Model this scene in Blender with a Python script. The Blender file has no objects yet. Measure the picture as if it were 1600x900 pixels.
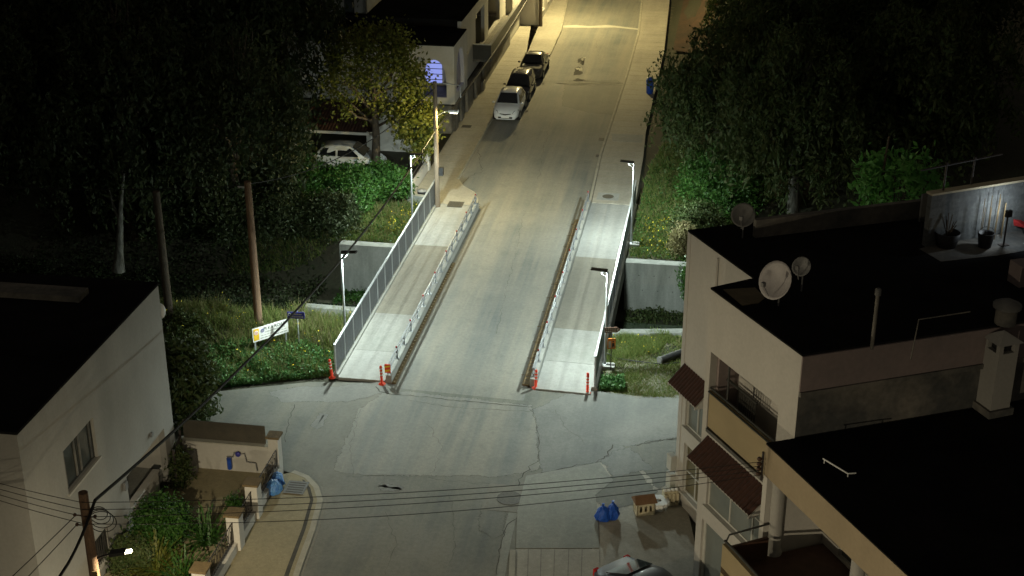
import bpy, math, random
import numpy as np
random.seed(7); RNG = np.random.default_rng(11)
PI = math.pi; rad = math.radians
sc = bpy.context.scene; COL = sc.collection
# ------------------------------------------------------------------ frames
H = 28.0; PT = rad(24.1); F = 2240.0; cp, sp = math.cos(PT), math.sin(PT)
def P(u, v, z=0.0):                      # photo pixel -> world point at height z
    dn = F*sp+(v-450)*cp; k = (H-z)/dn
    return ((u-800)*k, (F*cp-(v-450)*sp)*k, z)
PSI = rad(8.96); O = P(712, 600); cs, sn = math.cos(PSI), math.sin(PSI)
def W(s, t, z=0.0): return (O[0]+s*sn+t*cs, O[1]+s*cs-t*sn, z)
def toR(p):
    dx, dy = p[0]-O[0], p[1]-O[1]
    return (dx*sn+dy*cs, dx*cs-dy*sn)
RZ = -PSI                                # rotation of things aligned with the street
# ------------------------------------------------------------------ materials
MATS = {}
def mat(name, c1, c2=None, rough=.85, scale=(1, 1, 1), nscale=3.0, contrast=.35, bump=0.0, bscale=40.0, fine=.12,
        metal=0.0, spec=.3, emit=None, estr=0.0, leaf=False, var=.25, trans=0.0, coat=0.0):
    if name in MATS: return MATS[name]
    m = bpy.data.materials.new(name); m.use_nodes = True
    nt = m.node_tree; N = nt.nodes; L = nt.links
    b = N['Principled BSDF']; out = N['Material Output']
    b.inputs['Roughness'].default_value = rough; b.inputs['Metallic'].default_value = metal
    b.inputs['Specular IOR Level'].default_value = spec
    if coat: b.inputs['Coat Weight'].default_value = coat
    c2 = c2 or tuple(x*.7 for x in c1)
    mix = N.new('ShaderNodeMix'); mix.data_type = 'RGBA'
    mix.inputs[6].default_value = (*c1, 1); mix.inputs[7].default_value = (*c2, 1)
    if leaf:
        g = N.new('ShaderNodeNewGeometry')
        L.new(g.outputs['Random Per Island'], mix.inputs[0])
        col = mix.outputs[2]
    else:
        tc = N.new('ShaderNodeTexCoord'); mp = N.new('ShaderNodeMapping'); mp.inputs['Scale'].default_value = scale
        L.new(tc.outputs['Object'], mp.inputs[0])
        n1 = N.new('ShaderNodeTexNoise'); n1.inputs['Scale'].default_value = nscale; n1.inputs['Detail'].default_value = 6
        n1.inputs['Roughness'].default_value = .62
        L.new(mp.outputs[0], n1.inputs['Vector'])
        mr = N.new('ShaderNodeMapRange'); mr.inputs[1].default_value = .5-contrast*.5; mr.inputs[2].default_value = .5+contrast*.5
        L.new(n1.outputs['Fac'], mr.inputs[0]); L.new(mr.outputs[0], mix.inputs[0])
        col = mix.outputs[2]
        if fine:
            n2 = N.new('ShaderNodeTexNoise'); n2.inputs['Scale'].default_value = bscale; n2.inputs['Detail'].default_value = 3
            L.new(tc.outputs['Object'], n2.inputs['Vector'])
            mr2 = N.new('ShaderNodeMapRange'); mr2.inputs[1].default_value = .25; mr2.inputs[2].default_value = .75
            mr2.inputs[3].default_value = 1-fine; mr2.inputs[4].default_value = 1+fine
            L.new(n2.outputs['Fac'], mr2.inputs[0])
            mm = N.new('ShaderNodeMix'); mm.data_type = 'RGBA'; mm.blend_type = 'MULTIPLY'; mm.inputs[0].default_value = 1
            L.new(col, mm.inputs[6]); L.new(mr2.outputs[0], mm.inputs[7]); col = mm.outputs[2]
        if bump:
            n3 = N.new('ShaderNodeTexNoise'); n3.inputs['Scale'].default_value = bscale; n3.inputs['Detail'].default_value = 5
            L.new(tc.outputs['Object'], n3.inputs['Vector'])
            bp = N.new('ShaderNodeBump'); bp.inputs['Strength'].default_value = bump; bp.inputs['Distance'].default_value = .03
            L.new(n3.outputs['Fac'], bp.inputs['Height']); L.new(bp.outputs[0], b.inputs['Normal'])
    L.new(col, b.inputs['Base Color'])
    if trans:
        t = N.new('ShaderNodeBsdfTranslucent'); L.new(col, t.inputs[0])
        ms = N.new('ShaderNodeMixShader'); ms.inputs[0].default_value = trans
        L.new(b.outputs[0], ms.inputs[1]); L.new(t.outputs[0], ms.inputs[2]); L.new(ms.outputs[0], out.inputs[0])
    if emit:
        b.inputs['Emission Color'].default_value = (*emit, 1); b.inputs['Emission Strength'].default_value = estr
    MATS[name] = m; return m

def street_mat(name, c1, c2, c3, streak=.5):
    """asphalt or concrete: big stains, long wheel streaks along the road and fine grain"""
    m = bpy.data.materials.new(name); m.use_nodes = True
    nt = m.node_tree; N = nt.nodes; L = nt.links; b = N['Principled BSDF']
    b.inputs['Roughness'].default_value = .8; b.inputs['Specular IOR Level'].default_value = .35
    tc = N.new('ShaderNodeTexCoord')
    def noise(scale, ns, det=5, lo=.35, hi=.65, rough=.6):
        mp = N.new('ShaderNodeMapping'); mp.inputs['Scale'].default_value = scale; L.new(tc.outputs['Object'], mp.inputs[0])
        n = N.new('ShaderNodeTexNoise'); n.inputs['Scale'].default_value = ns; n.inputs['Detail'].default_value = det; n.inputs['Roughness'].default_value = rough
        L.new(mp.outputs[0], n.inputs['Vector'])
        r = N.new('ShaderNodeMapRange'); r.inputs[1].default_value = lo; r.inputs[2].default_value = hi; L.new(n.outputs['Fac'], r.inputs[0])
        return r.outputs[0]
    def mix(f, a, bb, blend='MIX', fac=None):
        x = N.new('ShaderNodeMix'); x.data_type = 'RGBA'; x.blend_type = blend
        if f is None: x.inputs[0].default_value = fac
        else: L.new(f, x.inputs[0])
        for i, q in ((6, a), (7, bb)):
            if isinstance(q, tuple): x.inputs[i].default_value = (*q, 1)
            else: L.new(q, x.inputs[i])
        return x.outputs[2]
    def scl(f, lo, hi):
        r = N.new('ShaderNodeMapRange'); r.inputs[3].default_value = lo; r.inputs[4].default_value = hi; L.new(f, r.inputs[0]); return r.outputs[0]
    big = noise((1, 1, 1), .22, 6, .38, .62)
    trk = noise((.75, .03, 1), 1.0, 4, .38, .62, .7)
    col = mix(big, c1, c2)
    col = mix(scl(trk, 0, streak), col, c3)
    blot = noise((1, 1, 1), 1.1, 7, .52, .75, .7)
    col = mix(scl(blot, 0, .45), col, tuple(x*.6 for x in c1))
    mid = noise((1, 1, 1), 6.5, 5, .3, .7, .75)
    col = mix(None, col, scl(mid, .86, 1.14), 'MULTIPLY', 1.0)
    grain = noise((1, 1, 1), 28, 4, .2, .8)
    col = mix(None, col, scl(grain, .84, 1.16), 'MULTIPLY', 1.0)
    spots = noise((1, 1, 1), 9, 2, .68, .8)
    col = mix(scl(spots, 0, .35), col, tuple(x*.5 for x in c2))
    L.new(col, b.inputs['Base Color'])
    n3 = N.new('ShaderNodeTexNoise'); n3.inputs['Scale'].default_value = 60; L.new(tc.outputs['Object'], n3.inputs['Vector'])
    bp = N.new('ShaderNodeBump'); bp.inputs['Strength'].default_value = .35; bp.inputs['Distance'].default_value = .02
    L.new(n3.outputs['Fac'], bp.inputs['Height']); L.new(bp.outputs[0], b.inputs['Normal'])
    MATS[name] = m; return m

def glass_mat(name, col=(.02, .025, .03), rough=.08):
    return mat(name, col, tuple(x*.8 for x in col), rough=rough, spec=.6, fine=0)

M = dict(
 asphalt=street_mat('asphalt', (.185, .187, .17), (.12, .131, .128), (.24, .225, .185), .8),
 asphalt_old=street_mat('asphalt_old', (.158, .157, .138), (.09, .097, .088), (.205, .19, .145), .45),
 patch=street_mat('patch', (.18, .18, .165), (.105, .112, .107), (.23, .225, .2), .3),
 concrete=street_mat('concrete', (.265, .27, .255), (.2, .207, .193), (.295, .29, .265), .5),
 concrete_new=street_mat('concrete_new', (.305, .31, .295), (.235, .24, .23), (.335, .33, .305), .5),
 concrete_tan=street_mat('concrete_tan', (.185, .175, .145), (.15, .143, .12), (.215, .2, .16), .5),
 pave=street_mat('pave', (.33, .31, .26), (.25, .235, .2), (.37, .345, .28), .4),
 pave_plain=street_mat('pave_plain', (.25, .215, .13), (.19, .165, .1), (.28, .24, .15), .3),
 apron=street_mat('apron', (.235, .238, .205), (.17, .175, .155), (.27, .262, .22), .3),
 kerb=mat('kerb', (.36, .34, .28), (.25, .24, .2), nscale=1.5, fine=.12),
 dark=mat('dark', (.02, .02, .02), rough=.7),
 crack=mat('crack', (.045, .043, .036), (.075, .07, .058), rough=.95),
 wallc=mat('wallc', (.31, .32, .3), (.15, .16, .145), scale=(1.6, 1.6, .3), nscale=1.1, contrast=.5, fine=.1, bscale=12, bump=.1),
 soil=mat('soil', (.05, .045, .03), (.03, .035, .02), nscale=.6, contrast=.5, fine=.3, bscale=9, bump=.6),
 bed=mat('bed', (.03, .035, .02), (.02, .022, .014), nscale=.5, fine=.3, bscale=7, bump=.5),
 earth=mat('earth', (.07, .04, .024), (.035, .028, .018), nscale=.7, fine=.3, bscale=8, bump=.8),
 gravel=mat('gravel', (.2, .19, .15), (.08, .08, .05), nscale=3, contrast=.3, fine=.4, bscale=30, bump=.8),
 blockwall=mat('blockwall', (.15, .16, .16), (.085, .09, .09), scale=(1, 1, 4), nscale=1.6, contrast=.5, fine=.2, bscale=9, bump=.5),
 galv=mat('galv', (.5, .53, .55), (.38, .4, .42), rough=.42, metal=.55, nscale=6, fine=.08, spec=.5),
 mesh=mat('mesh', (.17, .185, .2), (.13, .14, .15), rough=.55, metal=.3, nscale=5, fine=.08),
 steel=mat('steel', (.26, .275, .285), (.17, .18, .19), rough=.45, metal=.4, nscale=6, fine=.1, spec=.5),
 black=mat('black', (.015, .015, .016), (.025, .025, .025), rough=.5, fine=.1),
 lens=mat('lens', (.8, .8, .8), emit=(.93, 1, .95), estr=30, fine=0),
 lens_warm=mat('lens_warm', (.8, .75, .6), emit=(1, .9, .6), estr=12, fine=0),
 rust=mat('rust', (.16, .115, .055), (.1, .07, .035), nscale=4, contrast=.5, fine=.25, bscale=20),
 orange=mat('orange', (.75, .06, .025), (.62, .05, .02), rough=.45, nscale=5, fine=.05),
 white=mat('white', (.74, .75, .74), (.62, .63, .62), rough=.5, nscale=3, fine=.05),
 reflector=mat('reflector', (.3, .02, .02), rough=.3, fine=0),
 yellow=mat('yellow', (.8, .5, .03), rough=.5, fine=.05),
 blue=mat('blue', (.02, .08, .42), (.015, .06, .34), rough=.35, nscale=6, spec=.5),
 bluebag=mat('bluebag', (.012, .1, .5), (.01, .06, .36), rough=.42, nscale=9, contrast=.4, spec=.35, bump=.9, bscale=16),
 bluebag_pale=mat('bluebag_pale', (.02, .12, .45), (.12, .28, .5), rough=.4, nscale=7, contrast=.5, spec=.4, bump=.9, bscale=16),
 signblue=mat('signblue', (.05, .05, .3), rough=.4, fine=.03),
 brown=mat('brown', (.085, .045, .03), rough=.6), screen=mat('screen', (.075, .066, .05), (.055, .05, .04), rough=.8),
 signorange=mat('signorange', (.5, .17, .03), rough=.5, nscale=6),
 woodpole=mat('woodpole', (.2, .125, .075), (.1, .065, .045), scale=(6, 6, .6), nscale=3, fine=.2, bscale=20, bump=.3),
 woodpale=mat('woodpale', (.2, .155, .11), (.13, .1, .072), scale=(6, 6, .6), nscale=3, fine=.15, bscale=20, bump=.3),
 plaster=mat('plaster', (.36, .35, .325), (.27, .265, .245), scale=(1, 1, .5), nscale=.55, contrast=.5, fine=.05, bscale=9, bump=.12),
 plasterw=mat('plasterw', (.5, .48, .44), (.4, .385, .355), scale=(1, 1, .45), nscale=.5, contrast=.5, fine=.05, bscale=9, bump=.12),
 plastert=mat('plastert', (.34, .275, .18), (.26, .21, .14), scale=(1, 1, .5), nscale=.7, contrast=.5, fine=.06, bscale=9),
 plastery=mat('plastery', (.33, .265, .155), (.27, .22, .13), nscale=.7, contrast=.5, fine=.05),
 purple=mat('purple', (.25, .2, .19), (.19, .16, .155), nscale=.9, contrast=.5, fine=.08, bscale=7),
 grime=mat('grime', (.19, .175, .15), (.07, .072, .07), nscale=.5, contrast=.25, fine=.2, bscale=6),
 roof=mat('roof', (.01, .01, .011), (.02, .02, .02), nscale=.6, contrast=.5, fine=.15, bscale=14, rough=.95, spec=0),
 roofpatch=mat('roofpatch', (.17, .14, .085), (.12, .1, .065), nscale=2, fine=.2, rough=.95),
 tile=mat('tile', (.06, .026, .018), (.035, .017, .012), nscale=5, fine=.2, bscale=12),
 frame=mat('frame', (.5, .5, .46), (.42, .42, .39), rough=.5, fine=.04),
 framedark=mat('framedark', (.05, .05, .045), rough=.5),
 glass=glass_mat('glass', (.06, .07, .07)), glass_pale=mat('glass_pale', (.19, .21, .2), (.14, .16, .155), rough=.15, nscale=.8, spec=.6, fine=0),
 glass_tan=mat('glass_tan', (.16, .14, .08), (.1, .09, .055), rough=.15, nscale=.8, spec=.6, fine=0),
 carglass=glass_mat('carglass', (.012, .014, .016), .05),
 carwhite=mat('carwhite', (.62, .64, .66), (.58, .6, .62), rough=.3, fine=.02, coat=.6, spec=.5),
 carsilver=mat('carsilver', (.04, .047, .062), (.034, .04, .054), rough=.5, metal=.1, fine=.02, coat=.15),
 cardark=mat('cardark', (.025, .027, .03), (.02, .02, .022), rough=.25, fine=.02, coat=.7),
 cargold=mat('cargold', (.1, .095, .08), (.08, .075, .065), rough=.3, metal=.4, fine=.02, coat=.7),
 tyre=mat('tyre', (.015, .015, .015), rough=.9), rim=mat('rim', (.35, .36, .37), rough=.35, metal=.7),
 lampglass=mat('lampglass', (.2, .22, .24), rough=.1, spec=.7, fine=0), tail=mat('tail', (.45, .02, .02), rough=.2, fine=0),
 cream=mat('cream', (.55, .49, .34), (.45, .4, .28), nscale=4, fine=.1), clay=mat('clay', (.2, .115, .065), (.15, .085, .045), nscale=5, fine=.15),
 cable=mat('cable', (.012, .012, .012), rough=.6, fine=0), iron=mat('iron', (.06, .05, .045), (.035, .03, .028), rough=.6),
 drain=mat('drain', (.1, .09, .07), (.06, .055, .045), rough=.7, nscale=9), plate=mat('plate', (.13, .13, .125), (.1, .1, .1), rough=.6, nscale=5),
 dish=mat('dish', (.42, .4, .4), (.36, .34, .34), rough=.5, nscale=3), grey=mat('grey', (.22, .22, .22), rough=.7), redp=mat('redp', (.5, .04, .04), rough=.4),
 window_lit=mat('window_lit', (.1, .1, .3), emit=(.35, .42, 1), estr=.5, fine=0),
 water=mat('water', (.012, .018, .012), (.02, .03, .015), rough=.12, spec=.5, nscale=.6, fine=0, bump=.15, bscale=3),
 bark=mat('bark', (.09, .07, .05), (.05, .04, .03), scale=(4, 4, 1), nscale=3, fine=.25, bscale=16, bump=.6),
 barkpale=mat('barkpale', (.15, .15, .13), (.035, .034, .028), scale=(3, 3, .8), nscale=2.2, contrast=.3, fine=.2, bscale=14, bump=.4),
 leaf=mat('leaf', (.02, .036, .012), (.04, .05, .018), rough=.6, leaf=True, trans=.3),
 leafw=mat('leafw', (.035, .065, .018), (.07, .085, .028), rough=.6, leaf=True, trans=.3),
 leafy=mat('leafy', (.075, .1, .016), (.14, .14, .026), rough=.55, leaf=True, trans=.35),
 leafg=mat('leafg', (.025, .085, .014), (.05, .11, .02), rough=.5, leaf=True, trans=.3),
 grass=mat('grass', (.085, .145, .03), (.19, .22, .065), rough=.7, leaf=True, trans=.35),
 grassdry=mat('grassdry', (.15, .15, .06), (.24, .21, .11), rough=.8, leaf=True, trans=.3),
 weed=mat('weed', (.04, .125, .035), (.09, .19, .055), rough=.5, leaf=True, trans=.3),
 sapling=mat('sapling', (.1, .3, .06), (.16, .36, .1), rough=.5, leaf=True, trans=.35),
 flower=mat('flower', (.6, .45, .02), (.65, .55, .05), rough=.6, leaf=True),
 joint=mat('joint', (.42, .41, .36), (.34, .33, .28), nscale=2, fine=.2),
)
# ------------------------------------------------------------------ mesh builder
class MB:
    def __init__(s): s.v = []; s.f = []; s.m = []; s.cur = 0; s.sm = []
    def add(s, vs, fs, smooth=False):
        o = len(s.v); s.v += [tuple(map(float, q)) for q in vs]
        for f in fs: s.f.append([o+i for i in f]); s.m.append(s.cur); s.sm.append(smooth)
        return s
    def box(s, x0, x1, y0, y1, z0, z1):
        s.add([(x0, y0, z0), (x1, y0, z0), (x1, y1, z0), (x0, y1, z0), (x0, y0, z1), (x1, y0, z1), (x1, y1, z1), (x0, y1, z1)],
              [(3, 2, 1, 0), (4, 5, 6, 7), (0, 1, 5, 4), (1, 2, 6, 5), (2, 3, 7, 6), (3, 0, 4, 7)]); return s
    def obox(s, c, ax, ay, az):          # centre + three half-axis vectors
        c, ax, ay, az = (np.array(q, float) for q in (c, ax, ay, az))
        vs = [c+a*ax+b*ay+d*az for d in (-1, 1) for a, b in ((-1, -1), (1, -1), (1, 1), (-1, 1))]
        s.add(vs, [(3, 2, 1, 0), (4, 5, 6, 7), (0, 1, 5, 4), (1, 2, 6, 5), (2, 3, 7, 6), (3, 0, 4, 7)]); return s
    def prism(s, poly, z0, z1):
        n = len(poly); area = sum(poly[i][0]*poly[(i+1) % n][1]-poly[(i+1) % n][0]*poly[i][1] for i in range(n))
        if area < 0: poly = poly[::-1]
        s.add([(x, y, z0) for x, y in poly]+[(x, y, z1) for x, y in poly],
              [tuple(range(n))[::-1], tuple(range(n, 2*n))]+[(i, (i+1) % n, n+(i+1) % n, n+i) for i in range(n)]); return s
    def sheet(s, poly, z):
        n = len(poly); area = sum(poly[i][0]*poly[(i+1) % n][1]-poly[(i+1) % n][0]*poly[i][1] for i in range(n))
        if area < 0: poly = poly[::-1]
        s.add([(x, y, z) for x, y in poly], [tuple(range(n))]); return s
    def tube(s, path, r, n=8, cap=True):
        path = [np.array(q, float) for q in path]; k = len(path)
        rs = r if isinstance(r, (list, tuple)) else [r]*k
        vs = []; up = None
        for i, p in enumerate(path):
            d = path[min(i+1, k-1)]-path[max(i-1, 0)]; d /= (np.linalg.norm(d)+1e-9)
            if up is None:
                up = np.array((0, 0, 1.)) if abs(d[2]) < .9 else np.array((1., 0, 0))
            a = np.cross(d, up); a /= (np.linalg.norm(a)+1e-9); bb = np.cross(d, a)
            up = -bb if np.dot(-bb, up) > 0 else bb
            for j in range(n):
                th = 2*PI*j/n; vs.append(p+rs[i]*(math.cos(th)*a+math.sin(th)*bb))
        fs = [(i*n+j, i*n+(j+1) % n, (i+1)*n+(j+1) % n, (i+1)*n+j) for i in range(k-1) for j in range(n)]
        s.add(vs, fs, n > 5)
        if cap:
            s.add(vs[:n], [tuple(range(n))[::-1]]); s.add(vs[-n:], [tuple(range(n))])
        return s
    def lathe(s, prof, n=16, c=(0, 0, 0), smooth=True):
        vs = []
        for r, z in prof:
            for j in range(n): vs.append((c[0]+r*math.cos(2*PI*j/n), c[1]+r*math.sin(2*PI*j/n), c[2]+z))
        k = len(prof)
        s.add(vs, [(i*n+j, i*n+(j+1) % n, (i+1)*n+(j+1) % n, (i+1)*n+j) for i in range(k-1) for j in range(n)], smooth)
        s.add(vs[:n], [tuple(range(n))[::-1]]); s.add(vs[-n:], [tuple(range(n))]); return s
    def ball(s, c, r, n=12, k=8, sq=(1, 1, 1), jit=0):
        vs = []
        for i in range(k+1):
            ph = PI*i/k
            for j in range(n):
                th = 2*PI*j/n; q = r*(1+jit*(random.random()-.5))
                vs.append((c[0]+q*sq[0]*math.sin(ph)*math.cos(th), c[1]+q*sq[1]*math.sin(ph)*math.sin(th), c[2]+q*sq[2]*math.cos(ph)))
        s.add(vs, [((i+1)*n+j, (i+1)*n+(j+1) % n, i*n+(j+1) % n, i*n+j) for i in range(k) for j in range(n)], True); return s
    def wall(s, a, b, z0, z1, th, ops=(), side=1):
        """wall along a->b, thickness th towards its left (side=1) or right (-1); ops = (u0,u1,z0,z1) holes"""
        a = np.array(a[:2], float); b = np.array(b[:2], float); Ln = np.linalg.norm(b-a); e = (b-a)/Ln
        n = np.array((-e[1], e[0]))*side*th
        us = sorted({0, Ln, *[min(max(o[0], 0), Ln) for o in ops], *[min(max(o[1], 0), Ln) for o in ops]})
        zs = sorted({z0, z1, *[min(max(o[2], z0), z1) for o in ops], *[min(max(o[3], z0), z1) for o in ops]})
        def solid(i, j):
            if i < 0 or j < 0 or i >= len(us)-1 or j >= len(zs)-1: return False
            u = (us[i]+us[i+1])/2; z = (zs[j]+zs[j+1])/2
            return not any(o[0] < u < o[1] and o[2] < z < o[3] for o in ops)
        def pt(u, z, d): q = a+e*u+n*d; return (q[0], q[1], z)
        for i in range(len(us)-1):
            for j in range(len(zs)-1):
                if not solid(i, j): continue
                u0, u1, c0, c1 = us[i], us[i+1], zs[j], zs[j+1]
                V = [pt(u0, c0, 0), pt(u1, c0, 0), pt(u1, c1, 0), pt(u0, c1, 0), pt(u0, c0, 1), pt(u1, c0, 1), pt(u1, c1, 1), pt(u0, c1, 1)]
                fs = [(0, 1, 2, 3), (7, 6, 5, 4)]
                if not solid(i-1, j): fs.append((0, 3, 7, 4))
                if not solid(i+1, j): fs.append((1, 5, 6, 2))
                if not solid(i, j-1): fs.append((0, 4, 5, 1))
                if not solid(i, j+1): fs.append((3, 2, 6, 7))
                if side < 0: fs = [f[::-1] for f in fs]
                s.add(V, fs)
        return s
    def build(s, name, material, parent=None, loc=None, rz=0.0, bevel=0.0):
        me = bpy.data.meshes.new(name); me.from_pydata(s.v, [], s.f)
        mats = material if isinstance(material, (list, tuple)) else [material]
        for m in mats: me.materials.append(m)
        me.polygons.foreach_set('use_smooth', s.sm); me.polygons.foreach_set('material_index', s.m); me.update()
        o = bpy.data.objects.new(name, me); COL.objects.link(o)
        if parent: o.parent = parent
        if loc is not None: o.location = loc
        o.rotation_euler[2] = rz
        if bevel:
            bv = o.modifiers.new('bevel', 'BEVEL'); bv.width = bevel; bv.segments = 2; bv.limit_method = 'ANGLE'
        return o
def empty(name, loc, rz=0.0):
    o = bpy.data.objects.new(name, None); o.location = loc; o.rotation_euler[2] = rz; o.empty_display_size = .2; COL.objects.link(o); return o
def tag(o, label=None, cat=None, group=None, kind=None):
    if label: o['label'] = label
    if cat: o['category'] = cat
    if group: o['group'] = group
    if kind: o['kind'] = kind
    return o
def thing(name, label, cat, loc, rz=0.0, group=None): return tag(empty(name, loc, rz), label, cat, group)
def struct(name, mb, material, rf=True):
    o = mb.build(name, material)
    if rf: o.location = (O[0], O[1], 0); o.rotation_euler[2] = RZ
    o['kind'] = 'structure'; return o
def dup(root, loc, rz, label=None, scale=None):
    r = root.copy(); COL.objects.link(r); r.location = loc; r.rotation_euler[2] = rz
    if label: r['label'] = label
    if scale: r.scale = (scale,)*3 if not isinstance(scale, tuple) else scale
    for ch in list(root.children):
        c = ch.copy(); COL.objects.link(c); c.parent = r
        for g in list(ch.children):
            d = g.copy(); COL.objects.link(d); d.parent = c
    return r
def text(body, size, material, parent, loc, rot, name='lettering', align='CENTER'):
    cu = bpy.data.curves.new(name, 'FONT'); cu.body = body; cu.size = size; cu.extrude = .003; cu.align_x = align; cu.align_y = 'CENTER'
    cu.materials.append(material); tmp = bpy.data.objects.new(name, cu); COL.objects.link(tmp)
    me = bpy.data.meshes.new_from_object(tmp.evaluated_get(bpy.context.evaluated_depsgraph_get())); bpy.data.objects.remove(tmp)
    if not me.materials: me.materials.append(material)
    o = bpy.data.objects.new(name, me); COL.objects.link(o); o.parent = parent; o.location = loc; o.rotation_euler = rot; return o
def cards(name, pts, tang, norm, ln, wd, material, parent=None, shape='leaf'):
    """many small leaf faces: centre pts, length axis tang, face normal norm"""
    n = len(pts); t = tang/np.linalg.norm(tang, axis=1, keepdims=True)
    b = np.cross(t, norm); b /= (np.linalg.norm(b, axis=1, keepdims=True)+1e-9)
    ln = np.broadcast_to(np.asarray(ln, float), (n,))[:, None]*.5; wd = np.broadcast_to(np.asarray(wd, float), (n,))[:, None]*.5
    if shape == 'blade':
        V = np.stack([pts-b*wd, pts+b*wd, pts+t*ln*2], 1); k = 3
    else:
        V = np.stack([pts-t*ln, pts+b*wd, pts+t*ln, pts-b*wd], 1); k = 4
    me = bpy.data.meshes.new(name); me.vertices.add(n*k); me.vertices.foreach_set('co', V.reshape(-1).astype(np.float32))
    me.loops.add(n*k); me.loops.foreach_set('vertex_index', np.arange(n*k, dtype=np.int32))
    me.polygons.add(n); me.polygons.foreach_set('loop_start', np.arange(0, n*k, k, dtype=np.int32))
    me.update(calc_edges=True); me.materials.append(material)
    o = bpy.data.objects.new(name, me); COL.objects.link(o)
    if parent: o.parent = parent
    return o
def rdir(n, up=0.0):
    d = RNG.normal(size=(n, 3)); d[:, 2] += up; return d/np.linalg.norm(d, axis=1, keepdims=True)
# ------------------------------------------------------------------ the ground, road frame (x = t, y = s)
CH0, CH1, BED = 6.3, 14.1, -2.5
def sstep(a, b, x): q = np.clip((x-a)/(b-a), 0, 1); return q*q*(3-2*q)
def ground_h(s, t):
    s = np.asarray(s, float); t = np.asarray(t, float)
    wid = .12+np.clip(-t-8.2, 0, 6)*.55
    inn = sstep(CH0-wid, CH0+.15, s)*(1-sstep(CH1-.15, CH1+wid, s))
    z = -.07+inn*(BED+.07)
    z = z+.9*sstep(-9.5, -14, t)*sstep(0, 3, s)*(1-sstep(4.6, 7.5, s))            # hump of the bank behind the sign
    z = z+.35*np.exp(-((s-3)**2/5+(t+11)**2/9))
    z = z+2.5*sstep(9, 20, t)*sstep(18, 26, s)+1.5*sstep(5.6, 8, t)*sstep(58, 66, s)
    z = z+.5*sstep(-7.2, -10, t)*sstep(15.5, 18, s)*(1-sstep(21, 24, s))
    return z
ss = np.unique(np.round(np.concatenate([np.arange(-60, -3, 3), np.arange(-3, 30, .3), [CH0-.12, CH0+.15, CH1-.15, CH1+.12], np.arange(30, 90, 3), [100, 130, 180, 260, 400]]), 3))
ts = np.unique(np.round(np.concatenate([[-300, -200, -120, -80, -60], np.arange(-50, -25, 2.5), np.arange(-25, 25, .5), np.arange(25, 50, 2.5), [60, 80, 120, 200, 300]]), 3))
mb = MB(); TT, SS = np.meshgrid(ts, ss); ZZ = ground_h(SS, TT)
mb.v = [tuple(q) for q in np.stack([TT, SS, ZZ], -1).reshape(-1, 3)]
nt_ = len(ts)
mb.f = [(i*nt_+j, i*nt_+j+1, (i+1)*nt_+j+1, (i+1)*nt_+j) for i in range(len(ss)-1) for j in range(nt_-1)]
mb.m = [0]*len(mb.f); mb.sm = [True]*len(mb.f)
struct('ground', mb, M['soil'])
struct('water', MB().sheet([(-40, CH0+.5), (40, CH0+.5), (40, 12.4), (-8, 12.1), (-40, 12)], BED+.06), M['water'])
# ------------------------------------------------------------------ roads
Lk = [(-2.75, 20.3), (-2.9, 21.5), (-3.3, 22.6), (-4.1, 23.5), (-4.6, 24.6), (-4.6, 52), (-3.0, 52.4), (-3.1, 60), (-3.9, 71), (-5.4, 85), (-8, 100)]
Rk = [(3.2, 21), (2.95, 30), (3.05, 48), (2.95, 60), (2.35, 72), (1.2, 85), (-1, 100)]
road = [(-2.75, -.35)]+Lk+Rk[::-1]+[(3.0, .2), (3.0, -1.0), (-2.75, -.7)]
struct('road', MB().sheet(road, 0), M['asphalt'])
jn = MB()
jn.sheet([(-60, -7.6), (-60, -1.5), (-9.4, -2.1), (-6.0, -.75), (-2.75, -.35), (-2.75, -.7), (3.0, -1.0), (3.0, .15), (5.9, .3), (9, .0), (60, 5), (60, -2), (9.6, -4.4), (4.6, -6.3), (6, -9), (6, -13), (6, -40), (-1.9, -40), (-2.2, -20), (-2.45, -14), (-2.9, -10.5), (-3.3, -9.0), (-4.3, -8.0), (-5.0, -7.75)], 0)
struct('side_road', jn, M['asphalt_old'])
FE = {}
def feathered(mt):
    if mt in FE: return FE[mt]
    m = M[mt].copy(); m.name = mt+'_feathered'; N = m.node_tree.nodes; L = m.node_tree.links; b = N['Principled BSDF']
    at_ = N.new('ShaderNodeAttribute'); at_.attribute_name = 'worn'
    tc = N.new('ShaderNodeTexCoord'); n = N.new('ShaderNodeTexNoise'); n.inputs['Scale'].default_value = 2.2; n.inputs['Detail'].default_value = 8; n.inputs['Roughness'].default_value = .7
    L.new(tc.outputs['Object'], n.inputs['Vector'])
    ad = N.new('ShaderNodeMath'); ad.operation = 'MULTIPLY_ADD'; ad.inputs[1].default_value = 1.4; L.new(n.outputs['Fac'], ad.inputs[0]); L.new(at_.outputs['Fac'], ad.inputs[2])
    r = N.new('ShaderNodeMapRange'); r.inputs[1].default_value = 1.17; r.inputs[2].default_value = 1.23; L.new(ad.outputs[0], r.inputs[0]); L.new(r.outputs[0], b.inputs['Alpha'])
    FE[mt] = m; return m
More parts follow.
